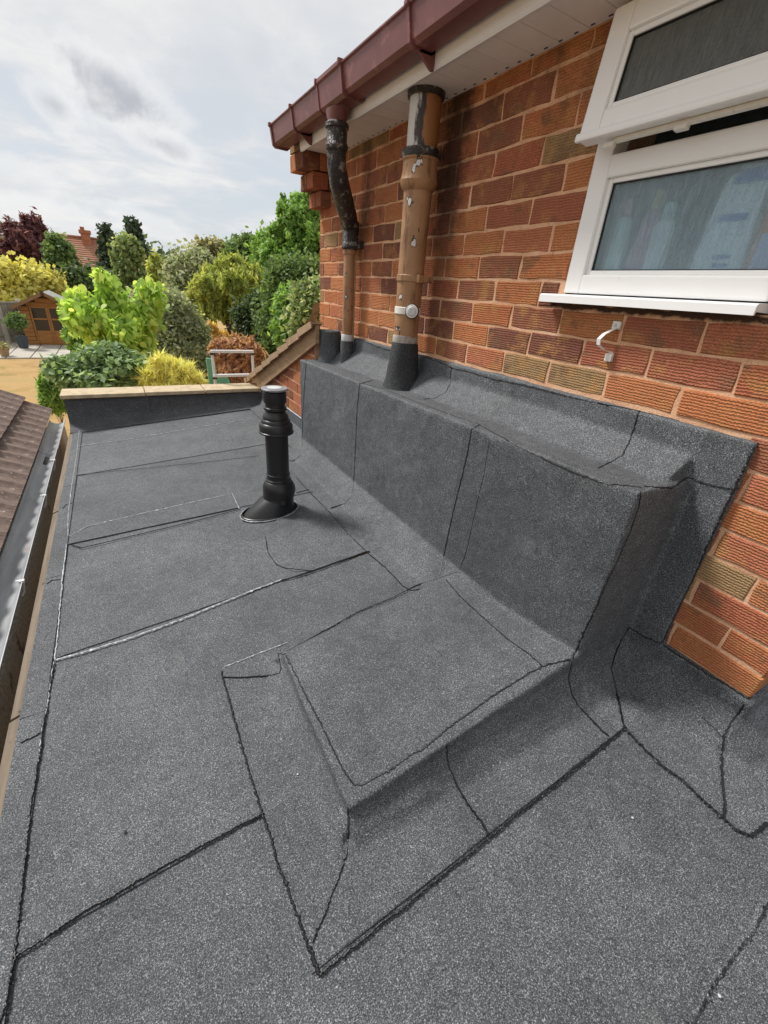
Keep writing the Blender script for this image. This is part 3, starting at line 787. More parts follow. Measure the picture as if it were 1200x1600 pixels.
for r in range(-7, 13):
    z0 = (r-1)*CH+J; z1 = min(r*CH-J, .941)
    off = 0 if r % 2 else .1125
    k = -2
    ys = [-.4455+J] 
    y = -.45 + off
    while y < 2.55:
        if y > -.40: ys.append(y)
        y += .225
    js = [(-.446, ys[1]-J)] if True else []
    edges = [-.446] + [q for q in ys[1:] if q < 2.50] + [2.55+J]
    for a, b_ in zip(edges, edges[1:]):
        lo = a+J if a > -.446 else a; hi = b_-J
        lo += random.uniform(-.003,.003) if a > -.446 else 0
        if r <= 0 and lo > -.214: continue
        if r <= 0 and hi > -.19: hi = -.19
        segs = [(lo, hi)]
        if z1 > WZ0-.03:
            out = []
            for (p, q) in segs:
                if q > WY0 and p < WY1:
                    if z0 < WZ0-.03:     # course cut down under the sill
                        if p < WY0-.03: out.append((p, WY0-.03, z0, z1))
                        out.append((max(p, WY0-.02), min(q, WY1+.02), z0, WZ0-.04))
                        if q > WY1+.03: out.append((WY1+.03, q, z0, z1))
                    else:
                        if p < WY0-.012: out.append((p, WY0-.006, z0, z1))
                        if q > WY1+.012: out.append((WY1+.006, q, z0, z1))
                else: out.append((p, q, z0, z1))
            segs = out
        else: segs = [(p, q, z0, z1) for p, q in segs]
        for p, q, za, zb in segs:
            if q-p > .018 and zb-za > .012: brick(p, q, za, zb, 0, .214 if p <= -.446 and q-p < .15 else (.102 if p <= -.446 else .06))
# brick face of the return wall, turned away from the camera
bm = bmesh.new()
for r in range(-7, 13):
    x = .110 if r % 2 else .222
    while x < 1.5:
        add_box(bm, (x+J, -.4455, (r-1)*CH+J), (min(x+.225-J,1.6), -.42, r*CH-J)); x += .225
o = hobj('brickwork', bm, BRICK); o['kind'] = 'stuff'
# corbelled bricks at the far end of the eaves
CB = simple('corbel_brick', (.33,.115,.052), .9, .15, .35, 22, .7, .004, spots=[(120, .62, (.10,.045,.03), .6)])
def corbel(x0, x1, y0, y1, z0, z1):
    bm = bmesh.new(); add_box(bm, (x0,y0,z0), (x1,y1,z1), .004); c_ = Vector(((x0+x1)/2,(y0+y1)/2,(z0+z1)/2)); bmesh.ops.translate(bm, vec=-c_, verts=bm.verts); fixn(bm); o = obj('brick', bm, BRICK, house); o.location = c_ - Vector(house.location); return o
for i, (xl, za, zb) in enumerate(((-.068, .700, .777), (-.125, .783, .861), (-.190, .867, .950))):
    corbel(xl, xl+.10, 2.37-.015*i, 2.455, za, zb); corbel(xl, xl+.10, 2.463, 2.56, za, zb)
    if xl < -.1: corbel(xl+.106, .02, 2.372-.015*i, 2.56, za+.0015, zb-.0015)
corbel(-.190, -.02, 2.345, 2.56, .956, 1.03)
# eaves
y = -.62; 
while y < 2.32:
    w = .098; bm = bmesh.new(); add_box(bm, (-.184, y+.0012, .944), (.003, min(y+w, 2.322), .954), .0012); hobj('soffit_board', bm, SOFFIT); y += .1
bm = bmesh.new(); add_prism(bm, [(-.186,.935),(-.200,.931),(-.208,.938),(-.209,.950),(-.206,1.10),(-.190,1.10)], 'y', -.62, 2.335); hobj('fascia_board', bm, UPVC)
bm = bmesh.new(); add_prism(bm, [(-.20,1.09),(4.0,3.5),(4.0,3.56),(-.235,1.13),(-.235,1.10)], 'y', -.62, 2.62); hobj('roof', bm, TILE)
bm = bmesh.new()
for yy in np.arange(-.6, 2.6, .055): add_tube(bm, [(-.012, yy, .9435),(-.012, yy+.012, .9435)], .0022, 6)
o = hobj('vent_slot', bm, BITUMEN); o['kind'] = 'stuff'
# window
win = bpy.data.objects.new('window', None); C.objects.link(win); win.parent = house; win.location = Vector((0, .2, .29)) - Vector(house.location)
win['label'] = 'white plastic window with its top light tilted open'
WW = Matrix.Translation(-Vector((0, .2, .29)))
def wobj(name, bm, m, fix=True, **k):
    if fix: fixn(bm)
    bmesh.ops.transform(bm, matrix=WW, verts=bm.verts); o = obj(name, bm, m, win)
    for a, b_ in k.items(): o[a] = b_
    return o
fx0, fx1 = -.006, .055
def frame_bar(bm, ya, yb, za, zb, x0=fx0, x1=fx1, bev=.005): add_box(bm, (x0, ya, za), (x1, yb, zb), bev)
bm = bmesh.new(); frame_bar(bm, WY1-.058, WY1, WZ0, WZ1-.004); wobj('frame_jamb', bm, UPVC)
bm = bmesh.new(); frame_bar(bm, WY0, WY0+.058, WZ0, WZ1-.004); wobj('frame_jamb', bm, UPVC)
bm = bmesh.new(); frame_bar(bm, WY0+.057, WY1-.057, WZ0, WZ0+.052); wobj('frame_sill_rail', bm, UPVC)
bm = bmesh.new(); frame_bar(bm, WY0+.057, WY1-.057, .583, .636); wobj('transom', bm, UPVC)
bm = bmesh.new(); frame_bar(bm, WY0+.057, WY1-.057, WZ1-.040, WZ1-.004); wobj('frame_head', bm, UPVC)
# glazing beads of the fixed pane
bm = bmesh.new(); bx0, bx1 = .006, .022; a0, a1, c0, c1 = WY0+.058, WY1-.058, WZ0+.052, .583
for q in (((a0,c0),(a0+.014,c1)), ((a1-.014,c0),(a1,c1)), ((a0+.014,c0),(a1-.014,c0+.012)), ((a0+.014,c1-.012),(a1-.014,c1))):
    add_box(bm, (bx0, q[0][0], q[0][1]), (bx1, q[1][0], q[1][1]), .003)
wobj('glazing_bead', bm, UPVC)
bm = bmesh.new(); add_box(bm, (.018, a0+.006, c0+.006), (.024, a1-.006, c1-.006)); wobj('pane', bm, GLASS1)
bm = bmesh.new(); add_prism(bm, [(.03,WZ0-.002),(-.048,WZ0-.006),(-.054,WZ0-.010),(-.054,WZ0-.030),(-.048,WZ0-.030),(-.046,WZ0-.022),(.03,WZ0-.024)], 'y', -.112, WY1+.052); wobj('sill', bm, UPVC)
# top-hung sash
hin = Vector((.0, 0, WZ1-.020)); ang = math.radians(7.5)
SM = Matrix.Translation(hin) @ Matrix.Rotation(ang, 4, 'Y') @ Matrix.Translation(-hin)
def sbox(bm, lo, hi, bev=.005): add_box(bm, lo, hi, bev, SM)
sz0, sz1, sy0, sy1 = .650, WZ1-.020, WY0-.004, WY1+.004
def sash(name, lo, hi, m=UPVC, bev=.006):
    bm = bmesh.new(); sbox(bm, lo, hi, bev); return wobj(name, bm, m)
sash('sash_stile', (-.052, sy1-.060, sz0), (-.010, sy1, sz1)); sash('sash_stile', (-.052, sy0, sz0), (-.010, sy0+.060, sz1))
sash('sash_bottom_rail', (-.0518, sy0+.059, sz0), (-.0102, sy1-.059, sz0+.060)); sash('sash_top_rail', (-.0518, sy0+.059, sz1-.060), (-.0102, sy1-.059, sz1))
bm = bmesh.new(); sbox(bm, (-.064, sy0-.001, sz0-.006), (-.050, sy1+.001, sz0+.014), .006); wobj('drip_moulding', bm, UPVC)
bm = bmesh.new()
for q in (((sy0+.06,sz0+.06),(sy0+.074,sz1-.06)), ((sy1-.074,sz0+.06),(sy1-.06,sz1-.06)), ((sy0+.074,sz0+.06),(sy1-.074,sz0+.072)), ((sy0+.074,sz1-.072),(sy1-.074,sz1-.06))):
    add_box(bm, (-.044, q[0][0], q[0][1]), (-.034, q[1][0], q[1][1]), .003, SM)
wobj('glazing_bead', bm, UPVC)
bm = bmesh.new(); add_box(bm, (-.034, sy0+.062, sz0+.062), (-.028, sy1-.062, sz1-.062), 0, SM); wobj('sash_pane', bm, GLASS2)
bm = bmesh.new(); add_box(bm, (-.026, sy0+.10, sz0-.010), (-.012, sy1-.10, sz0-.001), .001, SM); wobj('gasket_strip', bm, WHITEP)
for yy in (.36, .17):
    bm = bmesh.new(); add_box(bm, (-.030, yy, sz0-.020), (-.012, yy+.030, sz0-.008), .003, SM); wobj('latch', bm, WHITEP)
gk = simple('black_gasket', (.02,.02,.02), .6)
bm = bmesh.new()
for q in (((a0+.014,c0+.012),(a0+.0165,c1-.012)), ((a1-.0165,c0+.012),(a1-.014,c1-.012)), ((a0+.0165,c0+.012),(a1-.0165,c0+.0145)), ((a0+.0165,c1-.0145),(a1-.0165,c1-.012))):
    add_box(bm, (.012, q[0][0], q[0][1]), (.019, q[1][0], q[1][1]))
wobj('gasket', bm, gk)
bm = bmesh.new()
for q in (((sy0+.074,sz0+.072),(sy0+.0765,sz1-.072)), ((sy1-.0765,sz0+.072),(sy1-.074,sz1-.072)), ((sy0+.0765,sz0+.072),(sy1-.0765,sz0+.0745)), ((sy0+.0765,sz1-.0745),(sy1-.0765,sz1-.072))):
    add_box(bm, (-.040, q[0][0], q[0][1]), (-.033, q[1][0], q[1][1]), 0, SM)
wobj('gasket', bm, gk)
# toiletries on the inside sill
def col(name, c, rough=.5): return simple(name, c, rough, .4, .05, 20, 0)
bm = bmesh.new(); add_box(bm, (.03, WY0+.01, WZ0+.02), (.25, WY1-.01, WZ0+.045)); wobj('inner_sill', bm, UPVC)
IZ = WZ0+.046
def bottle(name, y, x, r, h, c1, c2, label, cat, tilt=0, squash=.6):
    t = thing(name, label, cat, (x, y, IZ), 'bottles on the inner window sill'); bm = bmesh.new()
    add_lathe(bm, [(r*.9,0),(r,.006),(r,h*.68),(r*.8,h*.76),(r*.45,h*.80)], (0,0,0), 20); bmesh.ops.scale(bm, vec=(squash,1,1), verts=bm.verts)
    a = obj('body', bm, c1, t, True); bm = bmesh.new(); add_lathe(bm, [(r*.48,h*.80),(r*.5,h*.99),(r*.42,h)], (0,0,0), 20); b_ = obj('cap', bm, c2, t, True)
    t.rotation_euler = (tilt, 0, 0); return t
bottle('bottle', .350, .060, .026, .200, col('pale_green_plastic', (.62,.74,.70)), col('pink_plastic', (.62,.30,.38)), 'pale bottle with a pink cap behind the frosted pane, nearest the left jamb', 'bottle')
bottle('bottle', .285, .062, .024, .215, col('magenta_plastic', (.50,.26,.34)), col('yellow_plastic', (.72,.62,.30)), 'magenta bottle with a yellow cap behind the frosted pane', 'bottle', .10)
bottle('bottle', .225, .060, .028, .180, col('white_bottle', (.75,.80,.80)), col('teal_plastic', (.45,.66,.66)), 'white bottle with a teal cap behind the frosted pane', 'bottle')
t = thing('pouch', 'large white refill pouch with a blue print behind the frosted pane', 'pouch', (.062, .055, IZ))
bm = bmesh.new()
P = [(-.060,0),(.060,0),(.052,.12),(.040,.205),(.020,.235),(-.030,.235),(-.050,.19)]
A = [bm.verts.new((-.016 if 0 < i < 7 else -.016, p[0], p[1])) for i, p in enumerate(P)]; B_ = [bm.verts.new((.016, p[0], p[1])) for p in P]
bm.faces.new(A); bm.faces.new(list(reversed(B_)))
for i in range(7): bm.faces.new((A[i], B_[i], B_[(i+1)%7], A[(i+1)%7]))
fixn(bm); obj('pouch_body', bm, col('white_film', (.80,.82,.84)), t)
bm = bmesh.new()
add_box(bm, (-.018,-.035,.125),(-.0165,.030,.140)); add_box(bm, (-.018,-.030,.045),(-.0165,.010,.055)); add_box(bm, (-.018,-.030,.028),(-.0165,.005,.036)); add_box(bm, (-.018,-.045,.200),(-.0165,.022,.228)); obj('printed_label', bm, col('blue_print', (.10,.18,.50)), t)
t = thing('packet', 'orange packet with a pale front beside the white pouch behind the frosted pane', 'packet', (.06, -.035, IZ))
bm = bmesh.new(); add_box(bm, (-.015,-.030,0),(.015,.022,.150), .004); obj('packet_body', bm, col('orange_card', (.75,.27,.07)), t)
bm = bmesh.new(); add_box(bm, (-.017,-.026,.02),(-.0156,.012,.095)); obj('packet_label', bm, col('lilac_print', (.55,.52,.75)), t)

# ------------------------------------------------------------------ maroon gutter
gut = thing('gutter', 'faded maroon plastic gutter running along the white fascia under the sky', 'gutter', (-.26, 1.0, 1.0))
def gsec(s=0., t=0.003):
    o_ = [(-.214-s+.0,1.050),(-.214,.975-s),(-.226,.966-s),(-.292-s,.966-s),(-.306-s,.978-s),(-.318-s,1.052),(-.326-s,1.056),(-.326-s,1.061+s),(-.312-s,1.061+s)]
    i_ = [(-.312-s+.001,1.05),(-.302,.982),(-.290,.970),(-.228,.970),(-.2175,.978),(-.2175,1.050)]
    return o_ + i_
bm = bmesh.new(); add_prism(bm, gsec(), 'y', -.62, 2.50); fixn(bm); bmesh.ops.transform(bm, matrix=W(gut), verts=bm.verts); obj('channel', bm, MAROON, gut)
def gband(ya, yb, s, name, m=MAROON):
    bm = bmesh.new(); add_prism(bm, [(-.212,1.045),(-.212,.972-s),(-.224,.963-s),(-.294-s,.963-s),(-.309-s,.975-s),(-.321-s,1.048),(-.330-s,1.054),(-.330-s,1.064+s),(-.308,1.064+s),(-.308,1.055),(-.302,.99),(-.29,.975),(-.23,.975),(-.218,1.0),(-.218,1.045)], 'y', ya, yb)
    fixn(bm); bmesh.ops.transform(bm, matrix=W(gut), verts=bm.verts); return obj(name, bm, m, gut)
gband(2.492, 2.512, .004, 'stop_end'); 
bm = bmesh.new(); add_hull(bm, [(-.216,2.505,.970),(-.30,2.505,.970),(-.318,2.505,1.055),(-.216,2.505,1.055),(-.216,2.510,.970),(-.30,2.510,.970),(-.318,2.510,1.055),(-.216,2.510,1.055)]); bmesh.ops.transform(bm, matrix=W(gut), verts=bm.verts); obj('end_cap', bm, MAROON, gut)
for ya in (2.14, 1.03, .30): gband(ya, ya+.012, .004, 'bracket'); gband(ya+.002, ya+.022, .0015, 'bracket_flange')
for ya in (2.14, 1.03, .30):
    bm = bmesh.new(); add_hull(bm, [(-.211,ya,.995),(-.211,ya+.012,.995),(-.211,ya,.925),(-.211,ya+.012,.925),(-.222,ya,.925),(-.222,ya+.012,.925),(-.275,ya,.960),(-.275,ya+.012,.960)]); bmesh.ops.transform(bm, matrix=W(gut), verts=bm.verts); obj('bracket_arm', bm, MAROON, gut)
gband(1.540, 1.790, .003, 'running_outlet'); gband(1.536, 1.548, .007, 'outlet_clip'); gband(1.784, 1.796, .007, 'outlet_clip')
bm = bmesh.new()
rings = []
for (hx, hy, z, rr) in ((.046,.085,.962,0),(.044,.070,.945,.3),(.040,.048,.925,.7),(.037,.039,.900,1),(.036,.036,.875,1)):
    rings.append([bm.verts.new((-.262+hx*math.cos(2*PI*i/24), 1.705+hy*math.sin(2*PI*i/24), z)) for i in range(24)])
for A, B_ in zip(rings, rings[1:]):
    for i in range(24): bm.faces.new((A[i], A[(i+1)%24], B_[(i+1)%24], B_[i]))
fixn(bm); bmesh.ops.transform(bm, matrix=W(gut), verts=bm.verts); obj('outlet_spout', bm, MAROON, gut, True)

# ------------------------------------------------------------------ downpipe
dp = thing('downpipe', 'thin rain pipe with a tarred black swan neck above and peeling tan paint below', 'drainpipe', (-.06, 1.95, -.16))
MD = W(dp)
def dobj(name, bm, m, sm_=True, root=None, **k):
    root = root or dp
    fixn(bm); bmesh.ops.transform(bm, matrix=W(root), verts=bm.verts); o = obj(name, bm, m, root); 
    if sm_: autosmooth(o, 30)
    return o
bm = bmesh.new(); c = (-.262, 1.705, 0)
add_lathe(bm, [(.042,.815),(.049,.820),(.053,.832),(.050,.842),(.046,.850),(.047,.880),(.047,.893),(.053,.898),(.054,.912),(.048,.918),(.040,.922)], c, 24); dobj('socket', bm, TAR)
path = [Vector(p) for p in ((-.262,1.705,.85),(-.260,1.708,.80),(-.252,1.718,.765),(-.225,1.752,.715),(-.165,1.825,.655),(-.105,1.900,.605),(-.072,1.938,.575),(-.062,1.950,.545),(-.060,1.953,.50))]
bm = bmesh.new(); add_tube(bm, path, [.042,.043,.045,.047,.047,.046,.045,.042,.040], 20, jit=.10); dobj('swan_neck', bm, TAR)
bm = bmesh.new(); add_lathe(bm, [(.040,.455),(.048,.462),(.048,.50),(.044,.515),(.046,.530),(.050,.575),(.044,.590)], (-.060,1.953,0), 22); dobj('lower_socket', bm, TAR)
bm = bmesh.new(); add_box(bm, (-.06,1.905,.462),(.0,1.925,.50), .004); add_box(bm, (-.075,1.898,.470),(-.045,1.915,.492), .004); dobj('wall_lug', bm, TAR)
bm = bmesh.new(); add_lathe(bm, [(.033,-.02),(.033,.43),(.039,.432),(.040,.452),(.034,.456)], (-.060,1.955,0), 24); dobj('pipe_length', bm, TAN)
bm = bmesh.new(); add_tube(bm, [(-.034,1.930,-.02),(-.034,1.930,.44)], .006, 8); dobj('side_seam', bm, BARGE)
bm = bmesh.new(); add_lathe(bm, [(.036,-.165),(.038,-.16),(.040,-.06),(.039,-.030),(.034,-.026)], (-.060,1.958,0), 24); dobj('felt_sleeve', bm, FELT)
bm = bmesh.new(); add_lathe(bm, [(.0355,-.030),(.0365,-.025),(.0365,.004),(.034,.010)], (-.060,1.957,0), 24); dobj('sealant_ring', bm, PALEMETAL)
# short felt-wrapped stub beside it
st = thing('felt_wrapped_stub', 'short black felt wrapped pipe stub left of the thin rain pipe', 'pipe stub', (-.09, 2.16, -.175))
bm = bmesh.new(); 
prof = [(.078,-.180),(.076,-.165),(.070,-.150),(.068,-.02),(.069,.006),(.064,.012),(.058,.006)]
add_lathe(bm, prof, (-.088,2.155,0), 32)
for v in bm.verts:
    if v.co.z > -.1: v.co.z += nzv(v.co, 30)*.006
dobj('felt_wrap', bm, FELT, root=st)
seam([(496,518),(494,556)], st, .004)
seam([(497,517),(512,519),(529,517)], st, .004, PALE, 'pale_lap_glint')

# ------------------------------------------------------------------ soil pipe
sp = thing('soil_pipe', 'thick tan soil pipe with flaking paint rising from the boxing through the soffit', 'soil pipe', (-.10, 1.235, -.16))
cx, cy = -.100, 1.235
def so(name, prof, m, seg=40, c=(cx,cy,0), wob=0):
    bm = bmesh.new(); add_lathe(bm, prof, c, seg)
    if wob:
        for v in bm.verts:
            d = Vector((v.co.x-cx, v.co.y-cy, 0)); k = nzv(v.co, 16, 2)*wob; v.co += d.normalized()*k if d.length > 1e-4 else Vector()
    return dobj(name, bm, m, root=sp)
bm = bmesh.new(); add_lathe(bm, [(.062,-.16),(.062,.20),(.062,.215)], (0,0,0), 40)
me = bpy.data.meshes.new('top_length'); bmesh.ops.translate(bm, vec=(0,0,0), verts=bm.verts); bm.to_mesh(me); bm.free()
o = link('top_length', me, HALFTAR, sp); o.location = Vector((cx, cy, .80)) - Vector(sp.location); autosmooth(o, 40)
so('soffit_collar', [(.070,.925),(.072,.928),(.073,.9435),(.066,.9435)], TAR)
so('socket', [(.058,.630),(.066,.637),(.074,.650),(.078,.665),(.074,.674),(.071,.690),(.070,.728),(.076,.735),(.078,.752),(.074,.762),(.064,.766)], TAN, wob=.002)
so('socket_tar_ring', [(.0765,.738),(.080,.744),(.080,.758),(.076,.768),(.060,.770)], TAR, wob=.004)
so('main_length', [(.057,.05),(.057,.25),(.058,.30),(.058,.50),(.059,.64)], TAN, wob=.001)
so('clamp_band', [(.059,.300),(.0625,.303),(.0625,.325),(.059,.328)], TAN)
bm = bmesh.new(); add_box(bm, (-.085,1.165,.303),(-.02,1.190,.326), .004); add_box(bm, (-.112,1.150,.298),(-.088,1.176,.330), .005); dobj('clamp_bolt', bm, TAN, root=sp)
so('white_strap', [(.0585,.168),(.061,.170),(.061,.196),(.0585,.198)], WHITEP)
so('sealant_ring', [(.058,.040),(.0595,.045),(.0595,.068),(.058,.078)], simple('grubby_sealant', (.36,.33,.29), .6, .3, .4, 40, .5), wob=.004)
so('felt_sleeve', [(.100,-.175),(.094,-.160),(.082,-.12),(.072,-.04),(.064,.03),(.061,.045),(.058,.047)], felt_material('tarred_felt', .45), wob=.004)
bx = onX(643, 487, -.150)
bx = Vector((-.118, 1.168, .183)); ax_ = Vector((-.62,-.78,.05)).normalized()
bm = bmesh.new(); add_lathe(bm, [(.020,-.03),(.026,-.01),(.029,.012),(.029,.026),(.026,.030)], bx, 24, ax_); dobj('boss_inlet', bm, WHITEP, root=sp)
bm = bmesh.new(); add_lathe(bm, [(.0292,.010),(.0315,.012),(.0315,.024),(.0292,.028)], bx, 24, ax_); dobj('boss_seal', bm, BLACKP, root=sp)
bm = bmesh.new(); add_lathe(bm, [(.019,.024),(.020,.035),(.016,.038)], bx, 24, ax_); dobj('boss_plug', bm, PALEMETAL, root=sp)
# open white pipe clip on the brick wall
cl = thing('pipe_clip', 'small white plastic pipe clip left empty on the bricks below the window', 'pipe clip', (-.002, .25, .165))
pts = [(-.004,-.012,.040),(-.010,-.004,.034),(-.026,.010,.020),(-.034,.018,.004),(-.032,.016,-.012),(-.020,.004,-.024),(-.008,-.012,-.028),(-.004,-.018,-.034)]
bm = bmesh.new(); rings = []
for x, y, z in pts: rings.append([bm.verts.new((x-.0025,y,z-.0)), bm.verts.new((x-.0025,y-.012,z)), bm.verts.new((x+.0015,y-.012,z)), bm.verts.new((x+.0015,y,z))])
for A, B_ in zip(rings, rings[1:]):
    for i in range(4): bm.faces.new((A[i], A[(i+1)%4], B_[(i+1)%4], B_[i]))
bm.faces.new(rings[0]); bm.faces.new(rings[-1]); fixn(bm); obj('clip_arm', bm, WHITEP, cl)
bm = bmesh.new(); add_box(bm, (-.006,-.024,.034),(.002,.002,.056), .002); obj('screw_tab', bm, WHITEP, cl)
bm = bmesh.new(); add_box(bm, (-.010,-.028,-.056),(.002,-.006,-.034), .002); obj('screw_tab', bm, WHITEP, cl)
bm = bmesh.new(); add_lathe(bm, [(.004,0),(.004,.002),(.002,.003)], (-.006,-.010,.045), 10, (-1,0,0)); obj('screw', bm, PALEMETAL, cl)

# ------------------------------------------------------------------ black vent terminal
vp = thing('vent_pipe', 'upright black plastic vent terminal with ribbed collars standing on the felt roof', 'vent pipe', (-.68, 1.45, zr(-.72)))
vx, vy = -.680, 1.45
def vo(name, prof, m=BLACKP, seg=44): bm = bmesh.new(); add_lathe(bm, prof, (vx,vy,0), seg); return dobj(name, bm, m, root=vp)
vo('cap_disc', [(.058,-.202),(.0625,-.200),(.0630,-.194),(.060,-.191)], simple('dull_cap_grey', (.22,.225,.23), .35, .5)); vo('cap_centre', [(.034,-.192),(.034,-.189),(.030,-.188)], PALEMETAL)
vo('terminal', [(.048,-.262),(.053,-.260),(.055,-.255),(.055,-.212),(.052,-.208),(.048,-.207),(.048,-.199)])
vo('neck', [(.047,-.300),(.047,-.262)])
vo('collar', [(.046,-.302),(.052,-.298),(.055,-.294),(.055,-.284),(.051,-.280),(.046,-.279)])
vo('ribbed_collar', [(.056,-.412),(.084,-.410),(.086,-.406),(.085,-.402),(.0815,-.400),(.0815,-.372),(.078,-.364),(.070,-.358),(.070,-.350),(.067,-.344),(.062,-.340),(.0625,-.332),(.060,-.322),(.053,-.314),(.049,-.306),(.046,-.302)])
vo('pipe', [(.057,-.655),(.057,-.408)])
vo('lower_collar', [(.058,-.672),(.064,-.670),(.065,-.660),(.060,-.655),(.059,-.645),(.060,-.640),(.061,-.630),(.058,-.627)])
bm = bmesh.new(); rings = []
for (z, cxx, rx, ry) in ((-.664,vx,.056,.056),(-.668,vx,.064,.064),(-.680,vx,.074,.074),(-.700,vx+.001,.083,.083),(-.722,vx+.002,.086,.086),(-.745,vx,.083,.084),(-.762,vx-.004,.082,.082),(-.775,vx-.014,.090,.082),(-.795,vx-.028,.104,.084),(-.815,vx-.040,.119,.088),(-.832,vx-.049,.132,.092),(-.845,vx-.055,.142,.096)):
    R_ = []
    for i in range(48):
        a = 2*PI*i/48; x = cxx+rx*math.cos(a); y = vy+ry*math.sin(a); zz = z
        t = max(0, min(1, (-.76-z)/.085)); zz = z + t*(zr(x)-zr(vx-.055))
        R_.append(bm.verts.new((x, y, zz)))
    rings.append(R_)
base = lambda s_, h: [bm.verts.new((vx-.055+(.150+s_)*math.cos(2*PI*i/48), vy+(.102+s_)*math.sin(2*PI*i/48), zr(vx-.055+(.150+s_)*math.cos(2*PI*i/48))+h)) for i in range(48)]
rings += [base(-.004,.016), base(.0,.014), base(.002,.008), base(.004,.002), base(.004,-.004)]
for A, B_ in zip(rings, rings[1:]):
    for i in range(48): bm.faces.new((A[i], A[(i+1)%48], B_[(i+1)%48], B_[i]))
dobj('weathering_boot', bm, BLACKP, root=vp)
bm = bmesh.new(); add_lathe(bm, [(.013,0),(.013,.002),(.010,.003),(.0095,.001)], (vx-.005, vy-.086, -.768), 20, (0,-1,.25)); dobj('moulded_roundel', bm, BLACKP, root=vp)
bm = bmesh.new(); 
add_tube(bm, [(vx-.055+.156*math.cos(a), vy+.108*math.sin(a), zr(vx-.055+.156*math.cos(a))+.008) for a in np.linspace(0, 2*PI, 60)], .0030, 6, jit=.5); dobj('sealant_bead', bm, GUTGREY, root=vp)

# ------------------------------------------------------------------ left edge: timber batten and the neighbour's eaves
tb = thing('timber_fascia', 'long weathered timber board along the left edge of the felt roof', 'timber board', (-1.76, 1.0, -1.0))
for a, b_ in ((-2.4, .62), (.63, 2.05), (2.06, 3.60)):
    bm = bmesh.new(); xo = -1.7265+random.uniform(-.002,.002)
    add_hull(bm, [(xo, a, -.938),(xo, b_, -.938),(xo-.032, a, -.950),(xo-.034, b_, -.952),(xo-.036,a,-.965),(xo-.036,b_,-.965),(xo-.026,a,-1.12),(xo-.026,b_,-1.12),(xo,a,-1.12),(xo,b_,-1.12)])
    dobj('board', bm, TIMBER, False, tb)
nb = thing('neighbour_roof', 'brown ribbed concrete tile roof edge of the neighbouring building at left', 'tiled roof', (-2.3, 2.0, -.9))
NBL = nb.location
PITCH = .50; un = Vector((-1, 0, PITCH)).normalized(); nn = Vector((PITCH, 0, 1)).normalized()
def tile_mesh(wd, ln, m, roll=.020):
    bm = bmesh.new(); N_ = 12; top = []; bot = []
    for u in (0, ln):
        rt = []; rb = []
        for k in range(N_+1):
            v = wd*k/N_; ph = (v/wd*2) % 1.0; h = roll*max(0, math.sin(PI*min(1, ph/.55))) if ph < .55 else 0
            z = h + (.012 if u == 0 else 0)
            rt.append(bm.verts.new((u, v, z+.010))); rb.append(bm.verts.new((u, v, z-.004)))
        top.append(rt); bot.append(rb)
    for k in range(N_):
        bm.faces.new((top[0][k], top[1][k], top[1][k+1], top[0][k+1])); bm.faces.new((bot[0][k], top[0][k], top[0][k+1], bot[0][k+1]))
    bm.faces.new((top[0][0], bot[0][0], bot[1][0], top[1][0])); bm.faces.new((top[0][-1], top[1][-1], bot[1][-1], bot[0][-1]))
    fixn(bm); me = bpy.data.meshes.new('roof_tile'); bm.to_mesh(me); bm.free(); me.materials.append(m); return me
TM = tile_mesh(.298, .38, TILE)
eave = Vector((-1.918, 0, -.922))
rotm = Matrix(((un.x, 0, nn.x),(0, 1, 0),(un.z, 0, nn.z)))   # columns: up-slope, along, normal
rotm = Matrix.Identity(3); rotm.col[0] = un; rotm.col[1] = Vector((0,-1,0)); rotm.col[2] = nn
for r, u in enumerate((-.0, .20, .52, .84)):
    for k in range(19):
        o = bpy.data.objects.new('roof_tile', TM); C.objects.link(o); o.parent = nb
        p = eave + un*u + nn*(.016*(r > 0) + .012*r) + Vector((0, 4.22 - .30*k, 0))
        R4 = rotm.to_4x4(); R4.translation = p - NBL; o.matrix_local = R4 @ Matrix.Rotation(random.uniform(-.006,.006), 4, 'Y')
bm = bmesh.new(); add_hull(bm, [eave+un*a+nn*d+Vector((0,y,0)) for a in (.03,1.4) for d in (-.012,-.08) for y in (-1.4,4.2)]); dobj('roof_deck', bm, TIMBER, False, nb)
nw = thing('neighbour_wall', 'grey rendered wall under the old gutter beside the gap at left', 'wall', (-1.93, 1.5, GZ))
bm = bmesh.new(); add_box(bm, (-2.1,-1.6,GZ),(-1.842,4.15,-1.035)); dobj('wall_body', bm, PEBBLE, False, nw)
ng = thing('grey_gutter', 'old grey half round gutter full of grime below the brown tiles', 'gutter', (-1.88, 1.5, -1.0))
bm = bmesh.new(); secs = []; 
for y in list(np.linspace(-1.5, 3.25, 30)) + [3.26]+list(np.linspace(3.262, 4.12, 8)):
    big = .004 if y >= 3.262 else 0; ring = []
    for i in range(17):
        a = PI + PI*i/16; ring.append(bm.verts.new((-1.878+(.056+big)*math.cos(a), y, -.965+(.036+big)*math.sin(a))))
    for i in range(17):
        a = 2*PI - PI*i/16; ring.append(bm.verts.new((-1.878+(.053+big)*math.cos(a), y, -.965+(.033+big)*math.sin(a))))
    secs.append(ring)
for A, B_ in zip(secs, secs[1:]):
    for i in range(34): bm.faces.new((A[i], A[(i+1)%34], B_[(i+1)%34], B_[i]))
dobj('channel', bm, GUTGREY, True, ng)
bm = bmesh.new(); add_tube(bm, [(-1.823,y,-.963) for y in np.linspace(-1.5,4.12,50)], .0020, 6); dobj('rolled_lip', bm, PALEMETAL, True, ng)
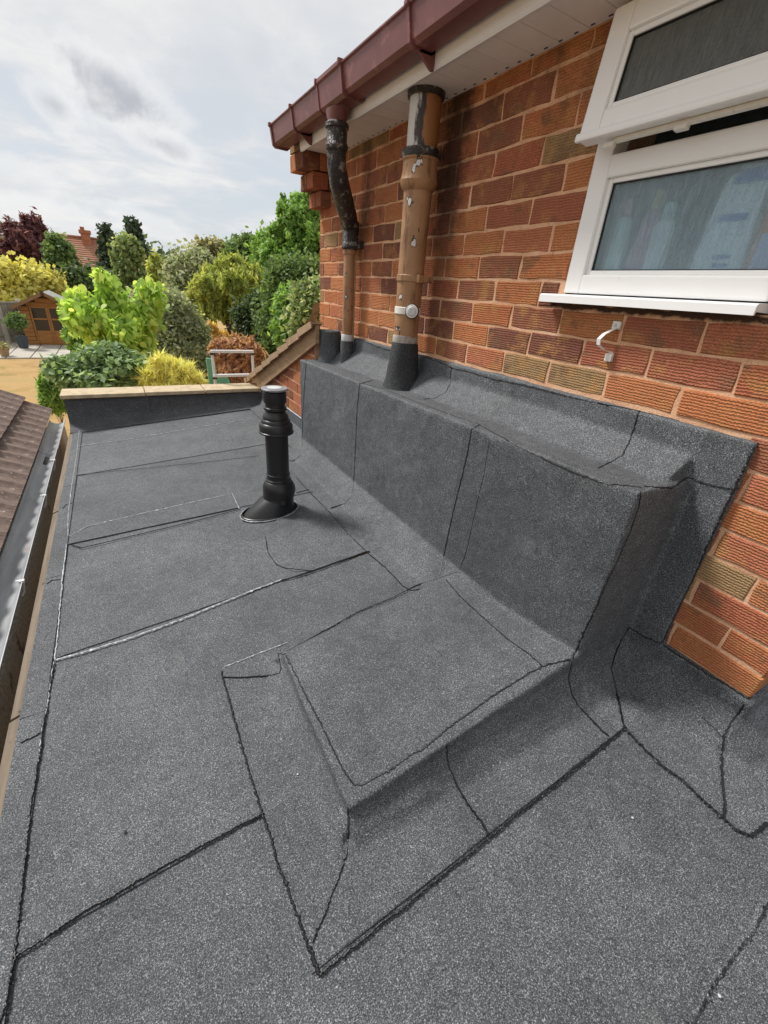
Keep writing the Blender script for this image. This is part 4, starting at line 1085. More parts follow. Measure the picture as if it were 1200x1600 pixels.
for y in (1.42, 2.35, 2.98):
    bm = bmesh.new(); add_box(bm, (-1.834,y,-.972),(-1.815,y+.018,-.958), .002); add_box(bm, (-1.845,y+.004,-.961),(-1.828,y+.014,-.957)); add_tube(bm, [(-1.82,y+.009,-.965),(-1.83,y+.009,-1.02),(-1.868,y+.009,-1.08)], .004, 6); dobj('bracket', bm, ALU, False, ng)
bm = bmesh.new(); add_tube(bm, [(-1.878+.0515*math.cos(a), 3.255, -.965+.0315*math.sin(a)) for a in np.linspace(PI, 2*PI, 12)], .004, 6); dobj('joint_seal', bm, PALE, True, ng)
bm = bmesh.new(); add_hull(bm, [(-1.90,3.02,-.996),(-1.872,3.0,-.998),(-1.868,3.16,-.997),(-1.895,3.19,-.995),(-1.885,3.1,-.990)]); dobj('tar_patch', bm, BITUMEN, False, ng)

# ------------------------------------------------------------------ lean-to beyond the boxing
lt = thing('lean_to', 'small lean-to with tan verge tiles and a weathered bargeboard sloping to the parapet', 'lean-to roof', (.3, 3.2, -.7))
VX = -.190
A1 = onX(493, 537, VX); A2 = onX(404, 609, VX)      # bottom edge of the bargeboard
B1 = onX(494, 508, VX); B2 = onX(396, 590, VX)
bm = bmesh.new(); add_hull(bm, [Vector((x, p.y, p.z)) for x in (VX, VX+.022) for p in (A1,A2,B1,B2)]); dobj('bargeboard', bm, BARGE, False, lt)
dirv = (Vector((0,B2.y,B2.z)) - Vector((0,B1.y,B1.z))); Ls = dirv.length; dirv.normalize(); nv = Vector((0, -dirv.z, dirv.y)); nv = nv if nv.z > 0 else -nv
ncol = 7; g_ = Ls/ncol
for i in range(0, ncol+1):
    for j in range(3 if i > 2 else 1):
        s0 = Vector((0, B1.y, B1.z)) + dirv*(g_*i)
        bm = bmesh.new(); xa = VX-.030 + .20*j; xb = xa+.195 if i > 2 else xa+.075
        P = []
        for x in (xa, xb):
            for t, lift in ((0, .006), (g_*1.12, .028)):
                for h in (0, .014): P.append(Vector((x,0,0)) + s0 + dirv*t + nv*(lift+h))
        add_hull(bm, P)
        dobj('roof_tile', bm, LTILE, False, lt)
for i in range(ncol+1):      # folded undercloak edge of each verge tile
    s0 = Vector((0, B1.y, B1.z)) + dirv*(g_*i)
    bm = bmesh.new(); add_hull(bm, [Vector((x,0,0)) + s0 + dirv*t + nv*h for x in (VX-.036, VX-.028) for t, h in ((0,.022),(g_*1.02,.042),(0,-.018),(g_*1.02,-.008))]); dobj('verge_trim', bm, LTILE, False, lt)
# curled mortar-bedded end tile against the house corner
hd = Vector((VX-.02, B1.y, B1.z))
bm = bmesh.new(); rings = []
for k, (dy, dz) in enumerate(((.16,-.045),(.09,.000),(.03,.030),(-.005,.075),(-.02,.120))):
    rings.append([bm.verts.new(hd + Vector((dx_, dy, dz+.010*math.sin(k*1.3+i_)))) for i_, dx_ in enumerate((-.012,.0,.018,.034))])
for A, B_ in zip(rings, rings[1:]):
    for i in range(3): bm.faces.new((A[i], A[i+1], B_[i+1], B_[i]))
r = bmesh.ops.solidify(bm, geom=bm.faces[:], thickness=.014); dobj('head_tile', bm, LTILE, True, lt)
# brick side wall under the bargeboard
GX = -.158
bm = bmesh.new()
def ztopw(y): 
    t = (y-A1.y)/(A2.y-A1.y); return A1.z + (A2.z-A1.z)*t + .03
add_hull(bm, [(x, y, z) for x in (GX+.004, GX+.1) for (y, z) in ((2.262, -1.0), (3.635,-1.0), (2.262, ztopw(2.262)), (3.635, ztopw(3.635)))]); dobj('mortar_bed', bm, MORTAR, False, lt)
for r in range(-8, 1):
    y = 2.262 - (.11 if r % 2 else 0)
    while y < 3.6:
        a = max(y+.006, 2.264); b_ = min(y+.219, 3.63); z0 = (r-1)*CH+.006; z1 = r*CH-.006
        # trim to the slope
        if z0 > -.80 and z0 < ztopw(a)-.02 and b_-a > .02:
            za = min(z1, ztopw(a)); zb = min(z1, ztopw(b_))
            if zb > z0+.004:
                bm = bmesh.new(); add_hull(bm, [(x, yy, zz) for x in (GX, GX+.05) for (yy, zz) in ((a,z0),(b_,z0),(a,za),(b_,zb))])
            else:
                bb = a
                while bb < b_ and ztopw(bb) > z0+.006: bb += .01
                if bb-a < .02: y += .225; continue
                bm = bmesh.new(); add_hull(bm, [(x, yy, zz) for x in (GX, GX+.05) for (yy, zz) in ((a,z0),(bb,z0),(a,za),(bb,z0+.004))])
            c_ = Vector((GX, (a+b_)/2, (z0+z1)/2)); bmesh.ops.translate(bm, vec=-c_, verts=bm.verts); fixn(bm)
            o = obj('brick', bm, BRICK, lt); o.location = c_ - Vector(lt.location)
        y += .225
# felt upstand at its foot
bm = bmesh.new(); secs = []
for i in range(30):
    y = 2.27 + (3.62-2.27)*i/29; b_ = zr(GX)+.008
    secs.append([bm.verts.new(p) for p in ((GX-.004,y,b_+.150+nzv((0,y,0),12)*.008),(GX-.010,y,b_+.146+nzv((0,y,0),12)*.008),(GX-.012,y,b_+.06),(GX-.05,y,b_+.012),(GX-.12,y,b_+.0-.005),(GX-.16,y,b_-.010))])
for A, B_ in zip(secs, secs[1:]):
    for i in range(5): bm.faces.new((A[i], A[i+1], B_[i+1], B_[i]))
dobj('felt_upstand', bm, FELT, True, lt)
bm = bmesh.new(); add_tube(bm, [(GX-.012, y, zr(GX)+.154+nzv((0,y,0),12)*.008) for y in np.linspace(2.3,3.55,30)], .004, 6, jit=.3); dobj('sealant_bead', bm, PALE, True, lt)

# ------------------------------------------------------------------ ladder head and hose reel beyond the parapet
LY = 3.96
ld = thing('ladder', 'silver telescopic ladder top standing just beyond the parapet', 'ladder', (-.35, LY, GZ))
a0 = onY(331, 549, LY); a1 = onY(394, 551, LY); b0 = onY(332, 587, LY); b1 = onY(393, 589, LY)
for s_, X_ in ((0, a0.x), (1, a1.x)):
    bm = bmesh.new(); add_tube(bm, [(X_, LY, GZ), (X_, LY, -1.2), (X_, LY, a0.z-.01)], [.018,.015,.013], 14); dobj('stile', bm, ALU, True, ld)
for zc in (a0.z, b0.z):
    bm = bmesh.new(); add_box(bm, (a0.x-.012, LY-.030, zc-.012), (a1.x+.012, LY+.012, zc+.014), .006); dobj('rung', bm, ALU, False, ld)
    for X_ in (a0.x, a1.x):
        bm = bmesh.new(); add_box(bm, (X_-.022, LY-.028, zc-.030), (X_+.022, LY+.024, zc-.010), .005); dobj('joint_collar', bm, BLACKP, False, ld)
for zc in (-.95,-1.25,-1.55,-1.85,-2.15,-2.45):
    bm = bmesh.new(); add_box(bm, (a0.x-.012, LY-.030, zc-.012), (a1.x+.012, LY+.012, zc+.014), .006); dobj('rung', bm, ALU, False, ld)
HY = 5.2
hr = thing('hose_reel', 'green garden hose reel behind the foot of the silver ladder frame', 'hose reel', (onY(345,597,HY).x, HY, GZ))
c_ = onY(346, 598, HY)
bm = bmesh.new(); add_lathe(bm, [(.03,-.05),(.10,-.05),(.10,-.035),(.045,-.03),(.045,.03),(.10,.035),(.10,.05),(.03,.05)], c_, 24, (0,1,0)); dobj('wheel', bm, GREENM, True, hr)
bm = bmesh.new(); add_lathe(bm, [(.046,-.028),(.075,-.026),(.075,.026),(.046,.028)], c_, 20, (0,1,0)); dobj('hose', bm, BLACKP, True, hr)
p_ = onY(326, 560, HY); q_ = onY(334, 606, HY)
bm = bmesh.new(); add_hull(bm, [(p_.x-.03,HY-.02,p_.z),(p_.x+.06,HY-.02,p_.z),(q_.x-.02,HY-.02,GZ),(q_.x+.16,HY-.02,GZ),(p_.x-.03,HY+.02,p_.z),(p_.x+.06,HY+.02,p_.z),(q_.x-.02,HY+.02,GZ),(q_.x+.16,HY+.02,GZ)]); dobj('stand', bm, GREENM, False, hr)

# ------------------------------------------------------------------ summerhouse
SY = 24.0; SX0, SX1 = -4.62, -2.66; SXc = (SX0+SX1)/2; SE = -1.24; SA = -.74
sh = thing('summerhouse', 'small orange timber summerhouse with a gabled roof and glazed double doors', 'summerhouse', (SXc, SY+1.1, GZ))
bm = bmesh.new(); add_box(bm, (SX0+.02,SY+.02,GZ+.05),(SX1-.02,SY+2.4,SE)); add_hull(bm, [(x,y,z) for y in (SY+.02, SY+2.4) for x, z in ((SX0+.02,SE-.01),(SX1-.02,SE-.01),(SXc,SA-.03))]); dobj('shell', bm, simple('dark_timber', (.10,.06,.03), .9), False, sh)
nb_ = 12
for i in range(nb_):
    z0 = GZ+.05+(SA-GZ-.05)*i/nb_; z1 = z0+(SA-GZ-.05)/nb_-.014
    w0 = 0 if z1 < SE else (z1-SE)/(SA-SE)*(SX1-SX0)/2
    if w0 > .9: continue
    for (xa, xb) in (((SX0, SX0+.34),(SX1-.34, SX1)) if (z0 > GZ+.15 and z1 < SE+.05) else ((SX0+w0, SX1-w0),)):
        bm = bmesh.new(); add_box(bm, (xa, SY-.01, z0),(xb, SY+.02, z1)); dobj('cladding_board', bm, CEDAR, False, sh)
for k, xa in enumerate((SXc-.62, SXc+.0)):
    xb = xa+.62
    for (p, q) in (((xa,GZ+.1),(xa+.07,SE+.02)),((xb-.07,GZ+.1),(xb,SE+.02)),((xa+.07,GZ+.1),(xb-.07,GZ+.62)),((xa+.07,GZ+1.05),(xb-.07,GZ+1.11)),((xa+.07,SE-.05),(xb-.07,SE+.02))):
        bm = bmesh.new(); add_box(bm, (p[0]+.005, SY-.035, p[1]),(q[0]-.005, SY, q[1])); dobj('door_rail', bm, CEDAR, False, sh)
    for (z0, z1) in ((GZ+.62,GZ+1.05),(GZ+1.11,SE-.05)):
        bm = bmesh.new(); add_box(bm, (xa+.06, SY-.018, z0),(xb-.06, SY-.008, z1)); dobj('pane', bm, DARKGLASS, False, sh)
RF = simple('grey_green_felt', (.30,.31,.28), .9)
for s_ in (-1, 1):
    bm = bmesh.new(); xe = SXc+s_*1.17; ze = SA-(SA-SE)*1.17/.98
    add_hull(bm, [(x,y,z+d) for y in (SY-.35, SY+2.6) for d in (0,.05) for x, z in ((SXc,SA+.02),(xe,ze+.02))]); dobj('roof_panel', bm, RF, False, sh)
    bm = bmesh.new(); add_hull(bm, [(x,y,z+d) for y in (SY-.39, SY-.352) for d in (-.07,.07) for x, z in ((SXc+s_*.002,SA+.02),(xe,ze+.02))]); dobj('bargeboard', bm, wood('brown_barge', (.20,.11,.06), (.30,.18,.10), knots=False), False, sh)
bm = bmesh.new(); add_box(bm, (SXc-.06,SY-.41,SA-.06),(SXc+.06,SY-.392,SA+.12)); dobj('finial_block', bm, BARK, False, sh)
# potted bay by the door and a small pot
def leaves(name, blobs, nl, size, m, parent=None, clump=14, seed=1, aspect=1.6, droop=0., flat=.5, tintbase=None, loc=(0,0,0), spiky=0, curl=0):
    """leaf-sized quads gathered in clumps through the volume of a crown"""
    rg = np.random.default_rng(seed); B = np.array(blobs, float)     # cx cy cz rx ry rz
    vol = B[:,3]*B[:,4]*B[:,5]; vol = vol**.67; pr = vol/vol.sum(); nc = max(1, nl//clump)
    bi = rg.choice(len(B), nc, p=pr); d = rg.normal(size=(nc,3)); d /= np.linalg.norm(d,axis=1)[:,None]
    r = rg.uniform(.45, 1.06, nc)**.55; cc = B[bi,:3] + d*(r*rg.choice([1,1,1,1,1.1,1.3],nc))[:,None]*B[bi,3:6]
    ct = rg.uniform(0,1,nc)
    cs = (B[bi,3:6].mean(1)*.17 + size*1.2)
    k = np.repeat(np.arange(nc), clump); n = len(k)
    off = rg.normal(size=(n,3))*cs[k][:,None]*.55
    if spiky: off[:,2] = np.abs(off[:,2])*spiky; off[:,:2] *= .45
    P = cc[k] + off
    out = d[k]*.6 + rg.normal(size=(n,3))*.9 + np.array([0,0,flat]); out /= np.linalg.norm(out,axis=1)[:,None]
    t = rg.normal(size=(n,3)) + np.array([0,0,-droop]) + (np.array([0,0,spiky*1.2]) if spiky else 0); t -= out*(t*out).sum(1)[:,None]; t /= np.linalg.norm(t,axis=1)[:,None]
    b = np.cross(out, t); s = size*rg.uniform(.6,1.35,n)[:,None]
    Q = 4
    if curl:     # broad pointed leaf, folded along its rib
        Q = 6; V = np.stack([P - t*s*aspect*.42, P - t*s*aspect*.28 + b*s*.42 + out*s*.10, P + t*s*aspect*.08 + b*s*.46 + out*s*.06, P + t*s*aspect*.58 - out*s*.12, P + t*s*aspect*.08 - b*s*.46 + out*s*.06, P - t*s*aspect*.28 - b*s*.42 + out*s*.10], 1).reshape(-1,3) - np.array(loc)
    else: V = np.stack([P - t*s*aspect*.5, P + b*s*.5, P + t*s*aspect*.5, P - b*s*.5], 1).reshape(-1,3) - np.array(loc)
    me = bpy.data.meshes.new(name); me.vertices.add(n*Q); me.vertices.foreach_set('co', V.ravel().astype(np.float32))
    me.loops.add(n*Q); me.loops.foreach_set('vertex_index', np.arange(n*Q, dtype=np.int32)); me.polygons.add(n)
    me.polygons.foreach_set('loop_start', np.arange(0, n*Q, Q, dtype=np.int32)); me.polygons.foreach_set('loop_total', np.full(n, Q, dtype=np.int32))
    at = me.attributes.new('tint', 'FLOAT', 'FACE'); tv = np.clip(ct[k]*.6 + rg.uniform(0,1,n)*.4, 0, 1); at.data.foreach_set('value', tv.astype(np.float32))
    me.update(); me.validate(); return link(name, me, m, parent)
def trunk(base, top, r, parent, limbs, loc, seed=0):
    rnd = random.Random(seed); bm = bmesh.new(); base = Vector(base); top = Vector(top)
    mid = (base+top)/2 + Vector((rnd.uniform(-.1,.1)*r*8, rnd.uniform(-.1,.1)*r*8, 0))
    add_tube(bm, [base, mid, top], [r, r*.75, r*.45], 8)
    for p in limbs:
        p = Vector(p); s = base.lerp(top, rnd.uniform(.45,.9)); add_tube(bm, [s, s.lerp(p,.5)+Vector((0,0,.08*(p-s).length)), p], [r*.4, r*.25, r*.08], 6)
    bmesh.ops.translate(bm, vec=-Vector(loc), verts=bm.verts); fixn(bm); return obj('trunk', bm, BARK, parent)
G_ = {
 'green': leafmat('mid_green_leaves', [(0,(0.061,0.102,0.039)),(.5,(0.148,0.229,0.082)),(1,(0.298,0.396,0.143))]),
 'dark': leafmat('dark_green_leaves', [(0,(0.045,0.069,0.033)),(.6,(0.097,0.143,0.062)),(1,(0.190,0.251,0.106))]),
 'lime': leafmat('lime_leaves', [(0,(0.210,0.332,0.086)),(.5,(0.470,0.661,0.171)),(1,(0.800,0.800,0.266))], .5),
 'yellow': leafmat('yellow_green_leaves', [(0,(0.319,0.305,0.094)),(.5,(0.709,0.646,0.200)),(1,(0.800,0.800,0.306))]),
 'gold': leafmat('golden_conifer_leaves', [(0,(0.175,0.222,0.064)),(.5,(0.443,0.497,0.140)),(1,(0.764,0.741,0.238))]),
 'purple': leafmat('purple_plum_leaves', [(0,(0.078,0.032,0.042)),(.5,(0.178,0.075,0.094)),(1,(0.378,0.197,0.220))]),
 'silver': leafmat('silver_grey_leaves', [(0,(0.139,0.174,0.106)),(.5,(0.356,0.404,0.255)),(1,(0.732,0.729,0.507))]),
 'bright': leafmat('bright_green_leaves', [(0,(0.090,0.169,0.048)),(.5,(0.229,0.389,0.101)),(1,(0.470,0.662,0.185))], .45),
 'conifer': leafmat('blue_dark_conifer_leaves', [(0,(0.034,0.057,0.037)),(.6,(0.066,0.103,0.061)),(1,(0.121,0.172,0.098))], .15),
 'orange': leafmat('orange_leaves', [(0,(0.614,0.294,0.121)),(.5,(0.800,0.572,0.194)),(1,(0.800,0.800,0.276))]),
 'olive': leafmat('olive_leaves', [(0,(0.141,0.138,0.072)),(.5,(0.299,0.287,0.148)),(1,(0.557,0.492,0.275))]),
 'straw': leafmat('yellow_grass_blades', [(0,(0.484,0.410,0.141)),(.5,(0.800,0.774,0.270)),(1,(0.800,0.800,0.377))]),
 'brown': leafmat('dry_brown_stems', [(0,(0.294,0.160,0.100)),(.5,(0.547,0.327,0.207)),(1,(0.800,0.532,0.354))]),
 'viburnum': leafmat('grey_green_leaves', [(0,(0.082,0.132,0.067)),(.5,(0.221,0.327,0.155)),(1,(0.489,0.632,0.319))]),
 'variegated': leafmat('cream_edged_leaves', [(0,(0.098,0.152,0.064)),(.55,(0.274,0.356,0.141)),(1,(0.800,0.800,0.491))]),
}
K = 1/FPX
def plant(name, label, cat, boxpx, Y, m, nl, leaf, parts=5, group=None, seed=0, ground=GZ, wz=1., trunk_r=None, shape='round', depth=.8, spiky=0, flat=.5, clump=14, aspect=1.6, droop=0, curl=0, masses=None):
    """a plant whose crown spans the given part of the view at distance Y"""
    x0, y0, x1, y1 = boxpx; tl = onY(x0, y0, Y); br = onY(x1, y1, Y); tr = onY(x1, y0, Y); bl = onY(x0, y1, Y)
    xa = (tl.x+bl.x)/2; xb = (tr.x+br.x)/2; zt = (tl.z+tr.z)/2; zb = max(ground+.05, (bl.z+br.z)/2)
    w = xb-xa; h = zt-zb; cx_ = (xa+xb)/2; rnd = random.Random(seed+11); loc = (cx_, Y, ground)
    t = thing(name, label, cat, loc, group)
    B = []
    if masses:
        for (mx, my, ra, rb) in masses:
            p = onY(mx, my, Y); q = onY(mx+ra, my, Y); u = onY(mx, my-rb, Y); R_ = abs(q.x-p.x)
            B.append((p.x, Y+rnd.uniform(-.35,.35)*w*depth*.5, p.z, R_, R_*1.1, abs(u.z-p.z)))
    elif shape == 'round':
        B.append((cx_, Y, zb+h*.48, w*.36, w*.36*depth, h*.40))
        for i in range(parts):
            a = rnd.uniform(0, 2*PI); rr = rnd.uniform(.5,.95); q = rnd.uniform(.20,.85)
            wid = math.sqrt(max(.08, 1-((q-.42)/.62)**2))
            B.append((cx_+math.cos(a)*w*.34*rr*wid, Y+math.sin(a)*w*.34*rr*depth*wid, zb+h*q, w*rnd.uniform(.12,.21), w*.2*depth, h*rnd.uniform(.11,.18)))
    elif shape == 'cone':
        for i in range(7):
            q = i/6; B.append((cx_, Y, zb+h*(.1+.82*q), w*.46*(1-q*.8), w*.46*(1-q*.8)*depth, h*.12))
    elif shape == 'column':
        for i in range(6):
            q = i/5; B.append((cx_+rnd.uniform(-.05,.05)*w, Y, zb+h*(.12+.74*q), w*.42*(1-.35*abs(q-.4)), w*.42*depth, h*.14))
    elif shape == 'sprays':
        for i in range(parts*2):
            q = rnd.uniform(.12,.9); wid = math.sqrt(max(.05, 1-((q-.45)/.6)**2)); a = rnd.uniform(-1,1)
            B.append((cx_+a*w*.42*wid, Y+rnd.uniform(-.4,.4)*w*depth*wid, zb+h*q, w*.085, w*.085, h*.15))
        B.append((cx_, Y+.1*w, zb+h*.42, w*.30, w*.25, h*.32))
    leaves('crown', B, nl, leaf, m, t, clump, seed+100, aspect, droop, flat, loc=loc, spiky=spiky, curl=curl)
    tr_ = trunk_r or w*.03; limbs = [b[:3] for b in B[1:6]]
    trunk((cx_, Y, ground-.05), (cx_, Y, zb+h*.6), tr_, t, limbs, loc, seed)
    return t
# far to near
plant('conifer_tree', 'dark narrow conifer rising right of the far tiled roof', 'tree', (196,350,231,440), 52, G_['conifer'], 12000, .30, shape='cone', seed=3, group='dark conifers beyond the far house')
plant('conifer_tree', 'smaller dark conifer whose tip shows behind the far tiled roof, left of the taller one', 'tree', (152,357,192,440), 58, G_['conifer'], 9000, .30, shape='cone', seed=4, group='dark conifers beyond the far house')
plant('olive_tree', 'pale olive green tree at the far left edge below the purple one', 'tree', (-55,352,62,470), 40, G_['olive'], 12000, .26, 7, seed=5)
plant('purple_plum_tree', 'tall purple leaved plum tree at far left against the sky', 'tree', (0,345,108,452), 37, G_['purple'], 12000, .15, seed=6, spiky=1.5, depth=.5, clump=12, aspect=2.2, masses=[(22,372,15,20),(45,362,9,16),(58,362,13,18),(38,385,22,18),(66,400,26,22),(84,412,20,26),(70,428,26,20),(95,432,12,18),(14,392,10,12)])
plant('leafy_tree', 'mid green rounded tree between the purple tree and the tiled roof', 'tree', (76,372,124,470), 33, G_['green'], 22000, .17, 8, seed=7, group='leafy trees along the garden boundary')
plant('shrub', 'big mound of dark green shrubs below the far house', 'shrub', (88,418,200,490), 30, G_['dark'], 24000, .16, 9, seed=8, group='rounded shrubs by the summerhouse')
plant('shrub', 'yellow green rounded shrub above the summerhouse roof', 'shrub', (-30,408,112,500), 28.5, G_['yellow'], 24000, .15, 10, seed=9, group='rounded shrubs by the summerhouse')
plant('birch_tree', 'light feathery green tree with a pointed top in front of the far house', 'tree', (176,375,236,500), 27, G_['variegated'], 22000, .12, 9, seed=10, shape='column', spiky=.9)
plant('golden_conifer', 'small domed golden conifer left of the silvery tree', 'tree', (228,400,268,470), 24, G_['gold'], 9000, .10, 5, seed=11, shape='round', spiky=1.2)
plant('silver_tree', 'silvery grey leaved tree behind the feathery yellow conifer', 'tree', (252,388,345,500), 20, G_['silver'], 24000, .11, 9, seed=12)
plant('leafy_tree', 'brownish green tree crown on the skyline behind the silvery tree', 'tree', (285,376,372,470), 25, G_['olive'], 16000, .15, 7, seed=13, group='leafy trees along the garden boundary')
plant('leafy_tree', 'soft green tree crown on the skyline left of the tall hedge', 'tree', (350,370,440,470), 22, G_['green'], 18000, .14, 8, seed=14, group='leafy trees along the garden boundary')
plant('leafy_tree', 'bright green tree behind the tall hedge at its left', 'tree', (385,372,462,480), 17, G_['bright'], 18000, .11, 8, seed=15, group='leafy trees along the garden boundary')
plant('feathery_conifer', 'feathery yellow green conifer in the middle of the garden', 'tree', (284,403,422,545), 13.5, G_['gold'], 42000, .045, seed=16, spiky=1.6, aspect=3.2, flat=.1, clump=26, masses=[(352,425,14,14),(378,432,16,18),(330,440,14,18),(360,450,30,20),(312,455,16,16),(345,475,30,18),(390,455,14,20),(325,490,20,14),(370,490,26,18),(400,435,9,14),(300,470,9,10),(365,412,7,8),(340,415,6,8)])
plant('laurel_bush', 'loose green bush below the feathery conifer at its right', 'shrub', (360,455,450,560), 11, G_['dark'], 20000, .065, 8, seed=17)
plant('tall_hedge', 'tall bright green hedge rising beside the brick corner', 'hedge', (412,290,560,560), 10.5, G_['bright'], 64000, .055, seed=18, spiky=.7, clump=16, group='tall hedge beside the house corner', masses=[(478,335,22,30),(458,355,20,28),(440,388,20,34),(478,395,30,45),(452,430,28,40),(486,306,11,16),(438,338,5,22),(452,316,5,16),(470,300,5,12),(423,408,14,24),(480,450,30,50),(428,440,16,30),(520,420,40,90)])
plant('tall_hedge', 'dark lower part of the hedge behind the lean-to roof', 'hedge', (395,395,520,575), 9.3, G_['green'], 36000, .055, 12, seed=19, group='tall hedge beside the house corner')
plant('ivy_bush', 'glossy cream edged bush leaning on the house corner behind the lean-to', 'shrub', (445,425,545,560), 7.2, G_['variegated'], 16000, .060, 9, seed=20)
plant('fern_bush', 'bright feathery green bush just behind the lean-to verge', 'shrub', (425,450,480,560), 8.0, G_['bright'], 12000, .05, 6, seed=21, aspect=3)
plant('orange_shrub', 'small sparse orange leaved shrub in front of the feathery conifer', 'shrub', (322,498,360,540), 10.8, G_['orange'], 1700, .045, seed=22, clump=8, masses=[(330,512,6,5),(345,524,9,4),(352,530,6,3)])
plant('dry_bush', 'tangle of dry brown stems seen through the ladder frame', 'shrub', (325,530,420,615), 8.6, G_['brown'], 16000, .045, 7, seed=23, aspect=3.5, spiky=1.0)
plant('evergreen_shrub', 'large rounded evergreen shrub with small leaves in the middle of the garden', 'shrub', (196,448,334,612), 10.0, G_['silver'], 60000, .048, seed=24, masses=[(236,470,24,18),(262,480,30,24),(252,515,42,35),(290,520,30,35),(272,560,46,34),(300,565,26,28),(222,500,20,26),(240,565,34,30)])
plant('large_leaf_tree', 'young lime green tree with very large drooping leaves in front of the summerhouse', 'tree', (82,440,256,590), 8.3, G_['lime'], 8400, .082, seed=25, aspect=1.5, droop=2.0, flat=.2, clump=7, curl=1, masses=[(158,436,4,6),(210,500,6,10),(248,478,5,12),(163,448,7,8),(172,466,11,16),(182,492,15,20),(196,520,20,22),(150,505,24,16),(136,492,18,14),(122,480,14,10),(126,458,5,3),(116,500,10,10),(232,468,10,18),(226,496,12,18),(214,528,18,20),(170,540,24,16),(205,552,26,16),(140,462,5,4),(243,455,5,10)])
plant('leafy_tree', 'lime green leafy shrub at the right of the summerhouse', 'shrub', (104,470,172,575), 11.0, G_['bright'], 16000, .060, 7, seed=26, aspect=2.0)
plant('viburnum_bush', 'spreading blue green bush just behind the coping at left', 'shrub', (76,532,262,640), 6.4, G_['viburnum'], 17000, .058, seed=27, flat=1.2, masses=[(112,582,22,11),(138,568,22,13),(165,566,24,15),(198,572,26,16),(228,580,20,13),(150,592,46,16),(205,594,40,16),(92,576,12,6),(180,552,14,7),(84,566,7,4)])
plant('grass_clump', 'loose mound of yellow grass blades behind the coping left of the ladder', 'grass', (215,548,325,640), 6.0, G_['straw'], 9000, .018, seed=28, aspect=13, spiky=1.2, clump=18, group='grass clumps behind the parapet', masses=[(250,575,14,14),(272,585,24,14),(295,596,18,10),(240,595,20,14),(262,610,40,14)])
plant('grass_clump', 'small green grass tuft at the left end of the coping', 'grass', (62,585,108,650), 7.2, G_['bright'], 4000, .03, 5, seed=29, aspect=6, spiky=1.6, group='grass clumps behind the parapet')
# far wood closing the horizon
bl = []
rnd = random.Random(5)
for x in np.arange(-60, 110, 5.): bl.append((x, 85+rnd.uniform(-6,6), GZ+2.2, 4.5, 3.5, 3.2+rnd.uniform(-.6,1.0)))
o = leaves('far_trees', bl, 60000, .5, G_['dark'], clump=16, seed=77); o['kind'] = 'stuff'
# low planting along the beds: uncountable
bl = []
for i in range(60): bl.append((rnd.uniform(-1.5,5.5), rnd.uniform(9,24), GZ+.15, .7, .9, rnd.uniform(.3,.9)))
for i in range(24): bl.append((rnd.uniform(-9,-4), rnd.uniform(27,33), GZ+.3, .9, .9, rnd.uniform(.5,1.1)))
o = leaves('ground_cover', bl, 42000, .07, G_['green'], clump=16, seed=78); o['kind'] = 'stuff'
# summerhouse pot plant
pt = onZ(40, 542, GZ+.05)
t = thing('potted_shrub', 'round clipped shrub in a tall slate blue pot by the summerhouse', 'potted plant', (pt.x, SY-1.2, GZ+.05))
bm = bmesh.new(); add_lathe(bm, [(.15,0),(.22,.44),(.23,.46),(.20,.46)], (0,0,0), 4); obj('pot', bm, SLATEPOT, t)
bm = bmesh.new(); add_tube(bm, [(0,0,.44),(0,0,.85)], .02, 6); obj('stem', bm, BARK, t)
leaves('crown', [(0,0,1.0,.28,.28,.24)], 1600, .06, G_['green'], t, 8, 5)
pt2 = onZ(8, 556, GZ+.05)
t = thing('flower_pot', 'small terracotta pot on the patio at the left edge of the view', 'pot', (pt2.x, pt2.y, GZ+.05))
bm = bmesh.new(); add_lathe(bm, [(.12,0),(.18,.26),(.19,.28),(.16,.28)], (0,0,0), 16); obj('pot', bm, simple('pale_terracotta', (.36,.26,.15), .8), t)
leaves('leaves', [(0,0,.32,.18,.18,.08)], 300, .05, G_['olive'], t, 8, 6)

# ------------------------------------------------------------------ fences
def fence(name, label, P0, P1, h, npan, parent=None):
    t = thing(name, label, 'fence', P0, 'boarded garden fences'); P0 = Vector(P0); P1 = Vector(P1); d = P1-P0; L_ = d.length; d.normalize(); s = Vector((-d.y, d.x, 0))
    for i in range(npan+1):
        c_ = P0 + d*(L_*i/npan); bm = bmesh.new(); add_hull(bm, [c_ + d*a + s*b_ + Vector((0,0,z)) for a in (-.06,.06) for b_ in (-.09,.03) for z in (0,h+.10)]); dobj('post', bm, simple('concrete_post', (.50,.47,.40), .9), False, t)
    for i in range(npan):
        c0 = P0 + d*(L_*i/npan+.07); c1 = P0 + d*(L_*(i+1)/npan-.07); nbv = 12; ww = (c1-c0).length/nbv
        for k in range(nbv):
            bm = bmesh.new(); a0_ = c0 + d*(ww*k+.004); add_hull(bm, [a0_ + d*a + s*(b_+(.012 if k % 2 else 0)) + Vector((0,0,z)) for a in (0, ww-.008) for b_ in (0,.02) for z in (.05,h-.02)]); dobj('fence_board', bm, FENCEW, False, t)
        for z in (.35, .95, h-.06):
            bm = bmesh.new(); add_hull(bm, [p + s*b_ + Vector((0,0,zz)) for p in (c0, c1) for b_ in (-.04,-.002) for zz in (z, z+.07)]); dobj('fence_rail', bm, FENCEW, False, t)
    return t
q0 = onZ(-90, 545, GZ); q1 = onZ(32, 528, GZ)
fence('garden_fence', 'grey boarded fence with pale posts left of the summerhouse', (q0.x, 22.0, GZ), (-4.75, 25.2, GZ), 1.65, 4)
f0 = onY(404, 545, 9.6)
